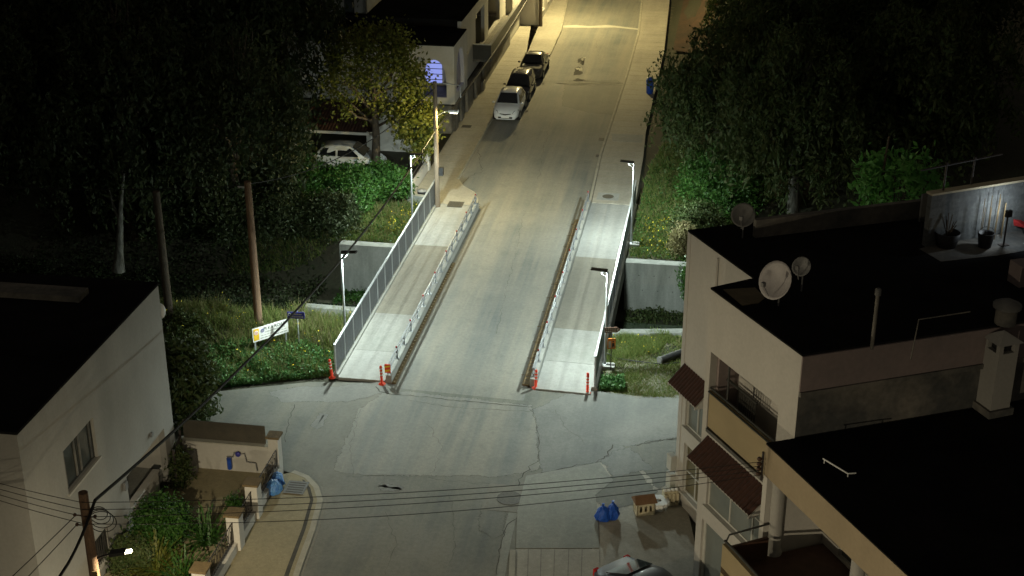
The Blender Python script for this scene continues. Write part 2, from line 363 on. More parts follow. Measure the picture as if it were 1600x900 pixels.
def patch(poly, z, mt, w=.5, name='road_patch'):
    pts = []
    for i in range(len(poly)):
        a = np.array(poly[i]); b = np.array(poly[(i+1) % len(poly)]); k = max(1, int(np.linalg.norm(b-a)/.5))
        pts += [a+(b-a)*j/k for j in range(k)]
    pts = np.array(pts); n = len(pts); ar = np.sum(pts[:, 0]*np.roll(pts[:, 1], -1)-np.roll(pts[:, 0], -1)*pts[:, 1])
    if ar < 0: pts = pts[::-1]
    d = np.roll(pts, -1, 0)-np.roll(pts, 1, 0); d /= np.linalg.norm(d, axis=1, keepdims=True); nn = np.stack([d[:, 1], -d[:, 0]], 1)
    inn_ = pts-nn*w*.5; out = pts+nn*w*.5; m = MB()
    m.add([(*q, z) for q in inn_]+[(*q, z) for q in out], [tuple(range(n))]+[(i, n+i, n+(i+1) % n, (i+1) % n) for i in range(n)])
    o = struct(name, m, feathered(mt)); at_ = o.data.attributes.new('worn', 'FLOAT', 'POINT'); at_.data.foreach_set('value', [1.0]*n+[0.0]*n); return o
def blob(c, rx, ry, n=26, j=.25, rot=0):
    out = []; ph = [random.random()*6 for _ in range(4)]
    for i in range(n):
        a = 2*PI*i/n; q = 1+j*(math.sin(2*a+ph[0])*.4+math.sin(3*a+ph[1])*.4+math.sin(7*a+ph[2])*.25+random.uniform(-.2, .2))
        x, y = rx*q*math.cos(a), ry*q*math.sin(a); out.append((c[0]+x*math.cos(rot)-y*math.sin(rot), c[1]+x*math.sin(rot)+y*math.cos(rot)))
    return out
def px(pts): return [toR(P(u, v))[::-1] for u, v in pts]
def crack(pix, w=.05, jit=.1, z=.011, mt='crack', close=False, step=.22):
    pts = [np.array(q) for q in px(pix)]; path = []
    for a, b in zip(pts[:-1], pts[1:]):
        k = max(2, int(np.linalg.norm(b-a)/step))
        for i in range(k): path.append(a+(b-a)*i/k)
    path.append(pts[-1]); path = [q+np.array((random.gauss(0, jit*.35), random.gauss(0, jit*.35))) for q in path]
    w *= .62; m = MB(); Lf = []; Rt = []
    for i, q in enumerate(path):
        d = path[min(i+1, len(path)-1)]-path[max(i-1, 0)]; d /= np.linalg.norm(d)+1e-9; nn = np.array((-d[1], d[0])); ww = w*random.uniform(.25, 1.0)*.5
        Lf.append(q+nn*ww); Rt.append(q-nn*ww)
    for i in range(len(path)-1): m.add([(*Rt[i], z), (*Rt[i+1], z), (*Lf[i+1], z), (*Lf[i], z)], [(0, 1, 2, 3)])
    return struct('road_crack', m, M[mt])
# patches of newer and older surfacing
patch(px([(832, 640), (905, 606), (1000, 622), (1075, 618), (1085, 680), (1010, 690), (935, 722), (845, 742), (838, 700)]), .004, 'patch')
patch(px([(600, 612), (640, 612), (830, 634), (838, 655), (842, 735), (780, 745), (560, 742), (520, 735), (560, 640)]), .0055, 'asphalt')
patch(px([(515, 605), (600, 596), (608, 612), (540, 628), (440, 628), (420, 612), (470, 604)]), .007, 'patch')
patch(px([(486, 664), (500, 646), (514, 648), (506, 664), (494, 672)]), .008, 'patch')
patch(blob(toR(P(610, 762))[::-1], .4, .25), .008, 'patch')
patch(px([(883, 128), (965, 125), (985, 150), (962, 180), (920, 176), (878, 165)]), .004, 'asphalt_old')
patch(px([(752, 790), (780, 792), (790, 800), (788, 832), (770, 842), (748, 830)]), .008, 'asphalt_old')
for q in [((903, 112), .35, .9), ((909, 95), .22, 1.0), ((905, 125), .5, .25)]:
    patch(blob(toR(P(*q[0]))[::-1], q[1], q[2], 18, .7), .008, 'crack', .2)
for q in [((906, 108), .2, .45), ((911, 92), .15, .4), ((900, 132), 1.0, .16), ((940, 131), 1.3, .1)]:
    patch(blob(toR(P(*q[0]))[::-1], q[1], q[2], 18, .8), .012, 'joint', .15)
struct('road_marking', MB().sheet(px([(880, 40), (900, 39), (920, 41), (950, 39), (1000, 45), (1000, 47), (960, 43), (920, 43.5), (880, 43)]), .006), M['joint'])
crack([(586, 604), (592, 612), (605, 615), (640, 618), (700, 625), (760, 630), (828, 637)], .1, .08)
crack([(640, 625), (700, 636), (770, 640), (828, 644)], .04, .1)
crack([(828, 640), (836, 655), (842, 690), (840, 720), (815, 745), (808, 760)], .07, .14)
crack([(840, 742), (900, 728), (938, 722), (952, 705), (960, 695)], .1, .16)
crack([(938, 724), (965, 730), (972, 742), (990, 720), (975, 705)], .09, .16)
crack([(975, 702), (1020, 690), (1070, 684)], .13, .05)
crack([(460, 632), (450, 660), (445, 690)], .05, .1)
crack([(540, 745), (640, 742), (700, 752), (770, 757), (806, 760)], .03, .1)
crack([(806, 762), (812, 800), (792, 825), (780, 860), (776, 900)], .06, .14)
crack([(740, 320), (728, 306), (720, 290), (735, 275), (755, 268), (750, 255), (748, 235)], .05, .15, .011)
crack([(845, 128), (900, 126), (975, 130)], .07, .16)
crack([(985, 700), (1010, 735), (1030, 768)], .05, .05)
for q in [[(560, 640), (545, 700), (552, 742)], [(670, 660), (690, 700), (672, 745)], [(870, 640), (880, 665), (912, 690)], [(600, 800), (620, 850), (598, 898)], [(700, 770), (712, 820), (705, 880)],
          [(820, 330), (800, 420), (776, 520)], [(870, 160), (850, 230), (840, 280)], [(930, 60), (938, 100)]]:
    crack(q, .022, .16)
# pavements, kerbs
def slab(name, poly, z0, z1, mt): return struct(name, MB().prism(poly, z0, z1), M[mt])
Lp = [(-2.62, 20.42)]+[(t-.16, s) for t, s in Lk[1:]]
slab('pavement', [(-4.98, 20.42)]+[(-6.6, 20.42), (-6.6, 100)]+[(-10, 101)]+Lp[::-1][1:]+[], -.06, .1, 'pave')
def kerbline(line, w, z0, z1, mt='kerb'):
    m = MB(); n = len(line); pts = [np.array(q, float) for q in line]; off = []
    for i in range(n):
        d = pts[min(i+1, n-1)]-pts[max(i-1, 0)]; d /= np.linalg.norm(d); off.append(pts[i]+np.array((-d[1], d[0]))*w)
    for i in range(n-1):
        a, b, c, d = pts[i], pts[i+1], off[i+1], off[i]
        m.add([(*a, z0), (*b, z0), (*c, z0), (*d, z0), (*a, z1), (*b, z1), (*c, z1), (*d, z1)], [(4, 5, 6, 7), (0, 1, 5, 4), (2, 3, 7, 6), (3, 0, 4, 7), (1, 2, 6, 5)])
    return struct('kerb', m, M[mt])
kerbline(Lk[4:], .15, -.05, .125)
kerbline(Lk[:5], .15, -.05, .06)
Rp = [(t+.16, s) for t, s in Rk]
slab('pavement', [(3.36, 21.9)]+Rp[1:]+[(3.5, 101), (3.4, 85), (4.8, 72), (5.35, 55), (5.4, 35), (5.6, 30), (5.75, 21.9)], -.06, .1, 'pave')
kerbline(Rk, -.15, -.05, .125)
# thin dark slab joints on the upper pavements
jm = MB()
for k in range(40):
    s = 25+k*1.2
    jm.box(-6.4, -4.78, s, s+.02, .1, .104)
    if k < 38: jm.box(3.2, 5.35, s, s+.02, .1, .104)
struct('pavement_joint', jm, M['pave_plain'])
slab('pavement', [(3.5, 32.7), (5.3, 32.7), (5.3, 34.2), (3.3, 34.2)], .101, .108, 'concrete')
# lower pavements
pl = px([(436, 745), (455, 742), (476, 750), (490, 765), (496, 785), (484, 830), (462, 890), (440, 960), (420, 1050), (250, 1050), (330, 905), (348, 890), (372, 850), (400, 800)])
slab('pavement', pl, -.06, .1, 'pave_plain')
kerbline(px([(420, 1050), (440, 960), (462, 890), (484, 830), (496, 785), (490, 765), (476, 750), (455, 742)]), -.2, -.05, .105, 'kerb')
kerbline(px([(428, 1050), (447, 960), (468, 890), (490, 830), (502, 785), (497, 764), (480, 748)]), -.18, -.05, .02, 'concrete_tan')
struct('gutter', MB().sheet(px([(412, 1050), (433, 960), (456, 890), (478, 830), (490, 785), (485, 766), (476, 754), (472, 753), (480, 767), (485, 785), (472, 830), (449, 890), (425, 960), (404, 1050)]), .108), M['crack'])
slab('pavement', px([(822, 745), (937, 724), (958, 752), (930, 775), (934, 800), (936, 858), (806, 858), (808, 800)]), -.06, .048, 'apron')
slab('pavement', px([(806, 859.5), (936, 859.5), (938, 930), (940, 1050), (790, 1050), (797, 940)]), -.06, .045, 'pave')
jm = MB()
for u in (825, 845, 866, 888, 909): jm.sheet(px([(u, 860), (u+1.2, 860), (u-3+1.2, 960), (u-3, 960)]), .049)
struct('pavement_joint', jm, M['concrete_tan'])
struct('courtyard_floor', MB().sheet([(-8.85, -20), (-5.2, -20), (-5.2, -8.05), (-8.85, -8.05)], .05), M['pave_plain'])
struct('pavement', MB().sheet(px([(925, 727), (990, 712), (1066, 690), (1075, 800), (1110, 960), (1110, 1050), (925, 1050)]), .03), M['pave'])
patch(px([(925, 768), (960, 742), (1000, 738), (1025, 770), (1010, 790), (938, 795)]), .036, 'asphalt_old')
patch(px([(975, 698), (1066, 688), (1066, 745), (1030, 765), (985, 712)]), .040, 'asphalt_old')
patch(px([(940, 722), (956, 706), (985, 700), (1020, 735), (985, 740), (958, 748)]), .044, 'patch')
kerbline(px([(800, 1050), (803, 930), (806, 862)]), .2, -.05, .085)
struct('gutter', MB().sheet(px([(788, 770), (805, 762), (812, 790), (800, 838), (788, 905), (772, 1050), (758, 1050), (778, 880), (786, 835), (796, 795)]), .005), M['apron'])
# ------------------------------------------------------------------ bridge walkways and deck
br = thing('bridge', 'road bridge deck with raised concrete walkways crossing the dark stream', 'bridge', W(0, 0, 0), RZ)
MB().box(-5.15, 5.75, 5.6, 14.7, -.75, -.09).build('deck', M['wallc'], br)
for (a, b, z, mt) in ((-.3, 2.35, .07, 'concrete_new'), (2.36, 6.15, .074, 'concrete'), (6.16, 14.45, .078, 'concrete_tan'), (14.46, 20.4, .074, 'concrete_new')):
    MB().prism([(-4.95, a), (-2.95, a), (-2.95, b), (-4.95, b)], -.09, z).build('walkway', M[mt], br)
for (a, b, z, mt) in ((.0, 2.6, .07, 'concrete_new'), (2.61, 5.85, .074, 'concrete'), (5.86, 14.2, .078, 'concrete_tan'), (14.21, 21.88, .074, 'concrete_new')):
    MB().prism([(3.36, a), (5.62, a-.1), (5.62, b-.1), (3.36, b)], -.09, z).build('walkway', M[mt], br)
MB().box(-5.2, -4.96, -.2, 20.4, -.75, .16).build('edge_beam', M['concrete'], br)
MB().box(5.63, 5.87, .3, 21.9, -.75, .16).build('edge_beam', M['concrete'], br)
# ------------------------------------------------------------------ bridge fences
def fence(label, t, s0, s1, n, group):
    th = thing('bridge_fence', label, 'fence', W(s0, t, .16), RZ, group)
    st = (s1-s0)/n; hh = 1.3
    post = MB().box(-.03, .03, -.03, .03, 0, hh)
    pan = MB(); k = int(st/.075)
    for i in range(1, k): pan.box(-.011, .011, i*st/k-.021, i*st/k+.021, .1, hh-.06)
    pan.box(-.013, .013, .03, st-.03, .07, .1)
    p0 = q0 = None
    for i in range(n+1):
        if p0 is None: p0 = post.build('post', M['galv'], th); o = p0
        else: o = p0.copy(); COL.objects.link(o)
        o.location = (0, i*st, 0)
        if i < n:
            if q0 is None: q0 = pan.build('mesh_panel', M['mesh'], th); o = q0
            else: o = q0.copy(); COL.objects.link(o)
            o.location = (0, i*st, 0)
    MB().box(-.04, .04, -.04, s1-s0+.04, hh, hh+.06).build('handrail', M['galv'], th)
    return th
fence('grey mesh fence along the outer walkway edge beside the white signboard', -5.08, -.15, 20.3, 14, 'bridge pedestrian fences')
fence('grey mesh fence along the outer walkway edge beside the brown trail sign', 5.75, .5, 21.9, 14, 'bridge pedestrian fences')
def barrier(label, t0, t1, s0, s1, sgn):
    th = thing('bridge_barrier', label, 'barrier', W(s0, (t0+t1)/2, 0), RZ, 'barriers between road and walkway')
    w = (t1-t0)/2; Ln = s1-s0
    MB().prism([(-w, 0), (w, 0), (w, Ln), (-w, Ln)], -.06, .36).build('concrete_kerb', M['concrete'], th, bevel=.02)
    n = int(Ln/1.35); p0 = r0 = None
    for i in range(n+1):
        y = .25+i*(Ln-.5)/n
        if p0 is None: p0 = MB().box(-.035, .035, -.035, .035, .36, .82).box(-.1, .1, -.08, .08, .36, .38).build('post', M['steel'], th); o = p0
        else: o = p0.copy(); COL.objects.link(o)
        o.location = (0, y, 0)
        if i % 2 == 1:
            if r0 is None: r0 = MB().box(-.032, .032, -.015, .015, -.04, .04).build('reflector', M['reflector'], th); o = r0
            else: o = r0.copy(); COL.objects.link(o)
            o.location = (0, y-.07, .93)
    MB().tube([(0, 0, .84), (0, Ln, .84)], .05).build('rail', M['steel'], th)
    MB().tube([(0, 0, .6), (0, Ln, .6)], .035).build('rail', M['steel'], th)
    return th
barrier('low concrete barrier with steel rails and red reflectors beside the fenced walkway near the signboard', -2.9, -2.64, -.35, 20.2, 1)
barrier('low concrete barrier with pale steel rails beside the long rusty strip', 3.08, 3.34, .25, 21.6, -1)
def strip(label, t0, t1, s0, s1, pins):
    th = thing('timber_strip', label, 'strip', W(s0, t0, 0), RZ, 'strips at the foot of the barriers')
    Ln = s1-s0; m = MB().box(0, t1-t0, 0, Ln, -.02, .06); m.cur = 1
    for i in range(int(Ln/.3)): m.box(.05, t1-t0-.05, i*.3+.1, i*.3+.13, .06, .07)
    m.build('board', [M['rust'], M['cream' if t1 < 0 else 'drain']], th)
    for i in range(pins):
        y = (i+.5)*Ln/pins; MB().tube([(-.12*pins/10, y, .08), (t1-t0, y+.03, .085)], .012, 5).build('pin', M['rust'], th)
strip('long rusty strip with protruding pins along the road side of the barrier', 2.74, 3.05, .3, 19.3, 12)
strip('narrow brown strip with pale studs at the foot of the road barrier near the signboard', -2.62, -2.46, -.4, 12.5, 5)
# ------------------------------------------------------------------ lamps
# photometric curve of a wide street luminaire: strongest about 65 degrees off the vertical, almost nothing above the horizon
IES_A = [0, 20, 35, 45, 55, 62, 68, 74, 80, 86, 90, 95, 105, 120, 180]
IES_C = [1000, 1040, 1200, 1450, 1900, 2300, 2350, 1750, 1050, 650, 480, 380, 250, 110, 0]
IES = bpy.data.texts.new('street_luminaire.ies')
IES.write('IESNA:LM-63-2002\n[TEST] lamp\nTILT=NONE\n1 -1 1 %d 1 1 2 0 0 0\n1 1 100\n%s\n0\n%s\n' % (len(IES_A), ' '.join(map(str, IES_A)), ' '.join(map(str, IES_C))))
def area(name, parent, loc, power, col, size=(.45, .2), rot=(0, 0, 0), spread=168):
    l = bpy.data.lights.new(name, 'POINT'); l.energy = power; l.color = col; l.shadow_soft_size = .09
    l.use_nodes = True; nt = l.node_tree; em = nt.nodes['Emission']; t = nt.nodes.new('ShaderNodeTexIES'); t.mode = 'INTERNAL'; t.ies = IES
    t.inputs['Strength'].default_value = 1/70.6; nt.links.new(t.outputs[0], em.inputs['Strength'])
    o = bpy.data.objects.new(name, l); COL.objects.link(o); o.parent = parent; o.location = loc; o.rotation_euler = rot; return o
LED = (.86, 1.0, .92); WARM = (1.0, .80, .34)
def led_lamp(label, s, t, sgn, power, h=4.45, yaw=0.0):
    th = thing('street_lamp', label, 'lamp', W(s, t, 0), RZ+yaw, 'LED lamps on the bridge')
    m = MB().box(-.28, .42, -.22, .22, -.1, .13) if sgn < 0 else MB().box(-.42, .28, -.22, .22, -.1, .13)
    m.build('base', M['concrete_new'], th, bevel=.015)
    MB().tube([(0, 0, .13), (0, 0, 2), (0, 0, h)], [.06, .05, .042], 10).lathe([(.13, .13), (.13, .15), (.065, .16)], 10).build('pole', M['galv'], th)
    MB().tube([(0, 0, h-.25), (sgn*.25, 0, h-.05)], .02, 6).tube([(0, 0, h), (sgn*.22, 0, h+.01)], .035, 6).build('arm', M['galv'], th)
    hd = MB().add([(sgn*.02, -.09, h+.03), (sgn*.02, .09, h+.03), (sgn*.7, .12, h+.1), (sgn*.7, -.12, h+.1), (sgn*.02, -.07, h+.12), (sgn*.02, .07, h+.12), (sgn*.68, .1, h+.15), (sgn*.68, -.1, h+.15)],
             [(0, 1, 2, 3), (7, 6, 5, 4), (0, 4, 5, 1), (1, 5, 6, 2), (2, 6, 7, 3), (3, 7, 4, 0)])
    m = MB(); m.add([(sgn*.0, -.09, h+.03), (sgn*.0, .09, h+.03), (sgn*.7, .12, h+.1), (sgn*.7, -.12, h+.1), (sgn*.0, -.07, h+.12), (sgn*.0, .07, h+.12), (sgn*.68, .1, h+.15), (sgn*.68, -.1, h+.15)],
             [(0, 1, 2, 3), (7, 6, 5, 4), (0, 4, 5, 1), (1, 5, 6, 2), (2, 6, 7, 3), (3, 7, 4, 0)])
    hh = m.build('lamp_head', M['black'], th)
    ang = math.atan2(.07, .7)*sgn
    MB().add([(sgn*.25, -.08, h+.05), (sgn*.25, .08, h+.05), (sgn*.66, .1, h+.091), (sgn*.66, -.1, h+.091)], [(0, 1, 2, 3)]).build('lamp_glass', M['lens'], hh)
    area('lamp_light', th, (sgn*.46, 0, h+.03), power, LED, (.4, .18), (0, -ang-sgn*rad(10), 0))
PW = 1120
led_lamp('slim LED lamp post behind the mesh fence near the white signboard', 2.71, -5.42, 1, PW, 4.4)
led_lamp('slim LED lamp post under the yellow leafy tree', 15.82, -5.35, 1, PW, 4.4)
led_lamp('slim LED lamp post on a white block beside the brown trail sign', 2.5, 5.98, -1, PW, 4.4)
led_lamp('slim LED lamp post in the grass on the verge past the stream', 16.3, 5.98, -1, PW, 4.4)
# utility poles
def pole(label, loc, h, r0, r1, mt, rz=0.0, group='wooden utility poles'):
    th = thing('utility_pole', label, 'pole', loc, rz, group)
    MB().tube([(0, 0, -.3), (0, 0, h*.5), (0, 0, h)], [r0, (r0+r1)/2, r1], 12).build('shaft', M[mt], th)
    return th
pm = pole('pale wooden pole at the pavement end of the fence', W(20.0, -4.9, 0), 7.1, .145, .11, 'woodpale', RZ)
MB().tube([(0, 0, 7.0), (.6, 0, 7.02), (1.35, 0, 6.95), (1.38, 0, 6.3)], .03, 6).build('bracket', M['galv'], pm)
MB().tube([(.1, 0, 5.25), (.55, 0, 5.5), (.8, 0, 5.52)], .025, 6).build('arm', M['galv'], pm)
hd = MB().box(.7, 1.25, -.13, .13, 5.45, 5.6).build('lamp_head', M['white'], pm, bevel=.03)
MB().box(.8, 1.2, -.1, .1, 5.435, 5.449).build('lamp_glass', M['lens_warm'], hd)
area('lamp_light', pm, (1.0, 0, 5.4), 620, WARM, (.35, .18), (0, rad(24), 0))
MB().box(.14, .36, -.12, .12, 1.9, 2.35).build('meter_box', M['black'], pm)
pl_ = pole('dark brown wooden pole rising behind the white signboard', W(3.74, -9.71, 0.3), 6.75, .19, .15, 'woodpole', RZ)
MB().box(-.45, .02, -.03, .03, 6.45, 6.52).build('crossarm', M['galv'], pl_)
pole('nearly black wooden pole in the dark grass behind the flat roofed house', W(2.6, -13.4, 0.2), 6.6, .2, .15, 'bark', RZ)
pf = pole('grey pole by the white house wall at the top of the street', W(61.2, -4.95, .1), 8.0, .16, .12, 'bark', RZ)
MB().tube([(0, 0, 7.4), (.8, 0, 7.9), (1.6, 0, 8.0)], .035, 6).build('arm', M['galv'], pf)
hd = MB().box(1.5, 2.1, -.15, .15, 7.93, 8.07).build('lamp_head', M['grey'], pf, bevel=.03)
MB().box(1.6, 2.05, -.11, .11, 7.915, 7.929).build('lamp_glass', M['lens_warm'], hd)
area('lamp_light', pf, (1.85, 0, 7.88), 4900, (1.0, .81, .36), (.45, .22), (0, rad(-8), 0))
pn_ = pole('street lamp pole on the near pavement below the terrace house', W(-46, 5.4, 0), 8.2, .1, .07, 'galv', RZ, 'street lamps of the near street')
MB().tube([(0, 0, 7.9), (-.9, 0, 8.2)], .04, 6).build('arm', M['galv'], pn_); hd = MB().box(-1.5, -.85, -.15, .15, 8.15, 8.28).build('lamp_head', M['grey'], pn_, bevel=.03)
MB().box(-1.45, -.95, -.11, .11, 8.13, 8.149).build('lamp_glass', M['lens_warm'], hd)
area('lamp_light', pn_, (-1.2, 0, 8.1), 6000, (1.0, .85, .58), rot=(0, rad(-20), 0))
LL = (-11.09, 31.66)
pq = pole('thick brown pole wrapped in cables in front of the flat roofed house', (LL[0], LL[1], 0), 8.05, .17, .125, 'woodpole', 0)
MB().tube([(0, 0, 5.95), (.3, .02, 6.08), (.55, .04, 6.15)], .03, 6).build('arm', M['black'], pq)
hd = MB().obox((.68, .04, 6.17), (.22, .01, .03), (-.005, .12, 0), (0, 0, .05)).build('lamp_head', M['black'], pq, bevel=.02)
MB().obox((.98, .05, 6.2), (.065, .003, .01), (-.002, .065, 0), (-.01, 0, .02)).build('lamp_glass', M['lens_warm'], hd)
area('lamp_light', pq, (.98, .05, 6.12), 950, (1.0, .86, .58), (.3, .18), (0, rad(-36), 0))
MB().box(-.02, .13, -.155, -.1, 5.3, 5.7).build('number_plate', M['rust'], pq)
for q in ((.1, 7.55), (.12, 7.3), (-.14, 7.35), (-.13, 7.05)):
    MB().tube([(q[0]*.8, 0, q[1]), (q[0]*1.9, -.03, q[1]+.03)], .018, 6).ball((q[0]*2, -.03, q[1]+.04), .05, 8, 6).build('insulator', M['brown'], pq)
for k in range(4):
    pts = [(.12+.35*math.sin(a)*(1+.25*k)*.6+.25, -.05+.05*k, 7.45-.12*k+.4*math.cos(a)*(.5+.1*k)) for a in np.linspace(-1.2, 4.2, 16)]
    MB().tube(pts, .012, 5).build('cable_loop', M['cable'], pq)
# wires
def wire(label, pts, r, sag, group='overhead cables'):
    m = MB()
    for a, b in zip(pts[:-1], pts[1:]):
        a = np.array(a, float); b = np.array(b, float)
        m.tube([a+(b-a)*x-np.array((0, 0, 4*sag*x*(1-x))) for x in np.linspace(0, 1, 25)], r, 6)
    return tag(m.build('overhead_cable', M['cable']), label, 'cable', group)
pmx = W(20.0, -4.9, 0); plx = W(3.74, -9.71, 0)
wire('thick black cable bundle rising across the picture from the wrapped pole past the signboard', [(LL[0]+.25, LL[1]+.1, 7.75), (pmx[0]+.05, pmx[1]-.17, 4.55), (*W(84, -5.6)[:2], 4.6)], .045, 1.15)
wire('thick black cable bundle dropping steeply from the wrapped pole to the bottom edge', [(LL[0]+.25, LL[1]+.1, 7.75), (LL[0]-.1, LL[1]-1.5, 6.9), (LL[0]-1.0, LL[1]-5.5, 6.5)], .045, .1)
wire('thin black cable dipping between the brown pole and the pale pole', [(plx[0]+.1, plx[1], 6.95), (pmx[0], pmx[1]-.1, 6.8)], .022, 1.0)
wire('thin black cable running from the brown pole into the dark trees', [(plx[0], plx[1], 6.9), W(1.5, -26, 7.2)], .02, .4)
brk = (7.0, 34.45)
hx = W(-18.95, -9.9, 0)
for k, lab in enumerate(('topmost', 'second from top', 'third from top', 'lowest')):
    z = 7.3-.14*k; ends = [(hx[0], hx[1]-.1, 6.0-.2*k), (LL[0], LL[1]-.16, 7.85-.22*k), (brk[0], brk[1], z)]; m = MB()
    for a, b, sag in ((ends[0], ends[1], .03), (ends[1], ends[2], .3 if k < 3 else .45)):
        a = np.array(a, float); b = np.array(b, float); m.tube([a+(b-a)*x-np.array((0, 0, 4*sag*x*(1-x))) for x in np.linspace(0, 1, 25)], .009, 6)
    tag(m.build('overhead_cable', M['cable']), '%s of the four thin level wires crossing the street' % lab, 'cable', 'four thin street wires')
wire('upper of two thin wires sloping down beside the thick cable', [(LL[0]-.25, LL[1], 7.38), (LL[0]-3.5, LL[1]-7, 6.6)], .012, .15, 'service wires')
wire('lower of two thin wires sloping down beside the thick cable', [(LL[0]-.25, LL[1], 7.1), (LL[0]-3.1, LL[1]-7, 6.3)], .012, .15, 'service wires')
# ------------------------------------------------------------------ delineator posts
def delineator(label, s, t, lean=(0, 0), h=.86):
    th = thing('delineator_post', label, 'post', W(s, t, .0), RZ, 'red delineator posts')
    th.rotation_euler = (lean[0], lean[1], RZ)
    MB().lathe([(.15, 0), (.15, .03), (.06, .06), (.055, h-.02), (.03, h)], 12).build('post', M['orange'], th)
    for z in (.42, .56, .7):
        MB().lathe([(.058, z), (.058, z+.05)], 12).build('reflective_band', M['white'], th)
    return th
delineator('leaning red post with white bands at the foot of the mesh fence by the weeds', -.25, -5.22, (0, rad(-6)))
delineator('red banded post at the barrier end, in front of the striped marker', -.5, -3.02, (0, rad(-2)))
delineator('red banded post at the near end of the rusty strip', .15, 3.33, (0, rad(2)))
delineator('red banded post at the near end of the walkway by the clump of weeds', .05, 5.5, (0, 0), .95)
th = thing('hazard_marker', 'small striped red and yellow marker on the end of the concrete barrier', 'marker', W(-.38, -2.78, .36), RZ)
MB().box(-.03, .03, -.02, .02, 0, .5).build('stake', M['galv'], th)
m = MB(); m.box(-.12, .12, -.06, -.03, .16, .56)
pn = m.build('panel', M['orange'], th)
m = MB()
for k in range(2): m.add([(-.12, -.064, .2+k*.18), (.12, -.064, .26+k*.18), (.12, -.064, .34+k*.18), (-.12, -.064, .28+k*.18)], [(0, 1, 2, 3)])
m.build('stripes', M['yellow'], pn)
# ------------------------------------------------------------------ signs
a = np.array(P(399, 556)); b = np.array(P(450, 540)); d = b-a; L_ = np.linalg.norm(d[:2]); az = math.atan2(d[1], d[0])
sg = thing('construction_signboard', 'white construction signboard with black lettering and a yellow panel standing in the weeds', 'sign', (a[0], a[1], 0), az)
for x in (.05, L_-.05): MB().box(x-.035, x+.035, .01, .06, 0, .8).build('post', M['galv'], sg)
bd = MB().box(-.06, L_+.06, -.03, .0, .66, 1.3).build('board', M['white'], sg)
MB().box(-.02, .24, -.038, -.031, .72, 1.26).build('yellow_panel', M['yellow'], bd)
MB().lathe([(.1, 0), (.1, .003)], 14).build('emblem', M['white'], bd, (.11, -.042, 1.08)).rotation_euler = (PI/2, 0, 0)
MB().tube([(.11+.06*math.cos(q), -.047, 1.08+.06*math.sin(q)) for q in np.linspace(0, 6.28, 13)], .008, 4).box(.105, .115, -.05, -.045, 1.03, 1.13).build('emblem_ring', M['orange'], bd)
MB().tube([(.42+.075*math.cos(q), -.036, 1.1+.075*math.sin(q)) for q in np.linspace(0, 6.28, 9)], .014, 4).box(.34, .5, -.037, -.033, 1.095, 1.105).box(.415, .425, -.04, -.034, 1.02, 1.18).build('crest', M['signblue'], bd)
text('PI KA ROAD', .2, M['black'], bd, (1.02, -.034, 1.15), (PI/2, 0, 0))
text('CONSTRUCTION CO LTD', .085, M['grey'], bd, (1.02, -.034, 1.0), (PI/2, 0, 0))
m = MB()
for k in range(7): m.box(.3+k*.19, .3+k*.19+.15, -.036, -.032, .75, .772)
m.build('small_print', M['black'], bd); m = MB()
for k in range(9): m.box(.34+k*.14, .34+k*.14+.1, -.036, -.032, .87, .882)
m.build('small_print', M['black'], bd)
b3 = P(468, 546); bs = thing('street_sign', 'small dark blue two line street name sign on a thin steel pole', 'sign', (b3[0], b3[1], 0), rad(-4))
MB().tube([(0, 0, 0), (0, 0, 1.85)], .028, 8).ball((0, 0, 1.87), .045, 8, 6).build('pole', M['galv'], bs)
bd = MB().box(-.42, .33, -.06, -.03, 1.52, 1.82).build('panel', M['signblue'], bs)
m = MB()
for zz, n in ((1.72, 6), (1.6, 7)):
    for k in range(n): m.box(-.2+k*.07, -.2+k*.07+.05, -.066, -.061, zz-.025, zz+.025)
m.build('small_print', M['joint'], bd)
MB().tube([(-.32+.06*math.cos(q), -.064, 1.71+.06*math.sin(q)) for q in np.linspace(0, 6.28, 11)], .012, 4).build('emblem', M['white'], bd)
b4 = P(954, 578); ts_ = thing('trail_sign', 'rusty thin post with a brown arrow board above an orange walker panel', 'sign', (b4[0], b4[1], 0), rad(3))
MB().tube([(0, 0, 0), (0, 0, 2.0)], .022, 8).build('pole', M['iron'], ts_)
ab = MB(); ab.add([(-.3, -.05, 1.78), (.22, -.05, 1.78), (.36, -.05, 1.9), (.22, -.05, 2.02), (-.3, -.05, 2.02), (-.3, -.02, 1.78), (.22, -.02, 1.78), (.36, -.02, 1.9), (.22, -.02, 2.02), (-.3, -.02, 2.02)],
    [(0, 1, 2, 3, 4), (9, 8, 7, 6, 5), (0, 5, 6, 1), (1, 6, 7, 2), (2, 7, 8, 3), (3, 8, 9, 4), (4, 9, 5, 0)])
ab = ab.build('arrow_board', M['brown'], ts_)
m = MB()
for zz in (1.85, 1.95):
    for k in range(5): m.box(-.26+k*.09, -.26+k*.09+.06, -.056, -.051, zz-.02, zz+.02)
m.build('small_print', M['joint'], ab); MB().add([(.21, -.055, 1.84), (.3, -.055, 1.9), (.21, -.055, 1.96)], [(0, 1, 2)]).build('arrow', M['joint'], ab)
wp = MB().box(-.17, .17, -.05, -.02, 1.02, 1.5).build('walker_panel', M['signorange'], ts_)
MB().box(-.13, -.02, -.056, -.051, 1.07, 1.38).build('inset_picture', M['joint'], wp)
m = MB(); m.ball((.07, -.05, 1.36), .035, 8, 6, (1, .3, 1)); m.add([(.03, -.055, 1.3), (.11, -.055, 1.3), (.13, -.055, 1.16), (.12, -.055, 1.05), (.08, -.055, 1.15), (.04, -.055, 1.05), (.02, -.055, 1.17)], [(0, 6, 5, 4, 3, 2, 1)])
m.build('walker_symbol', M['black'], wp)
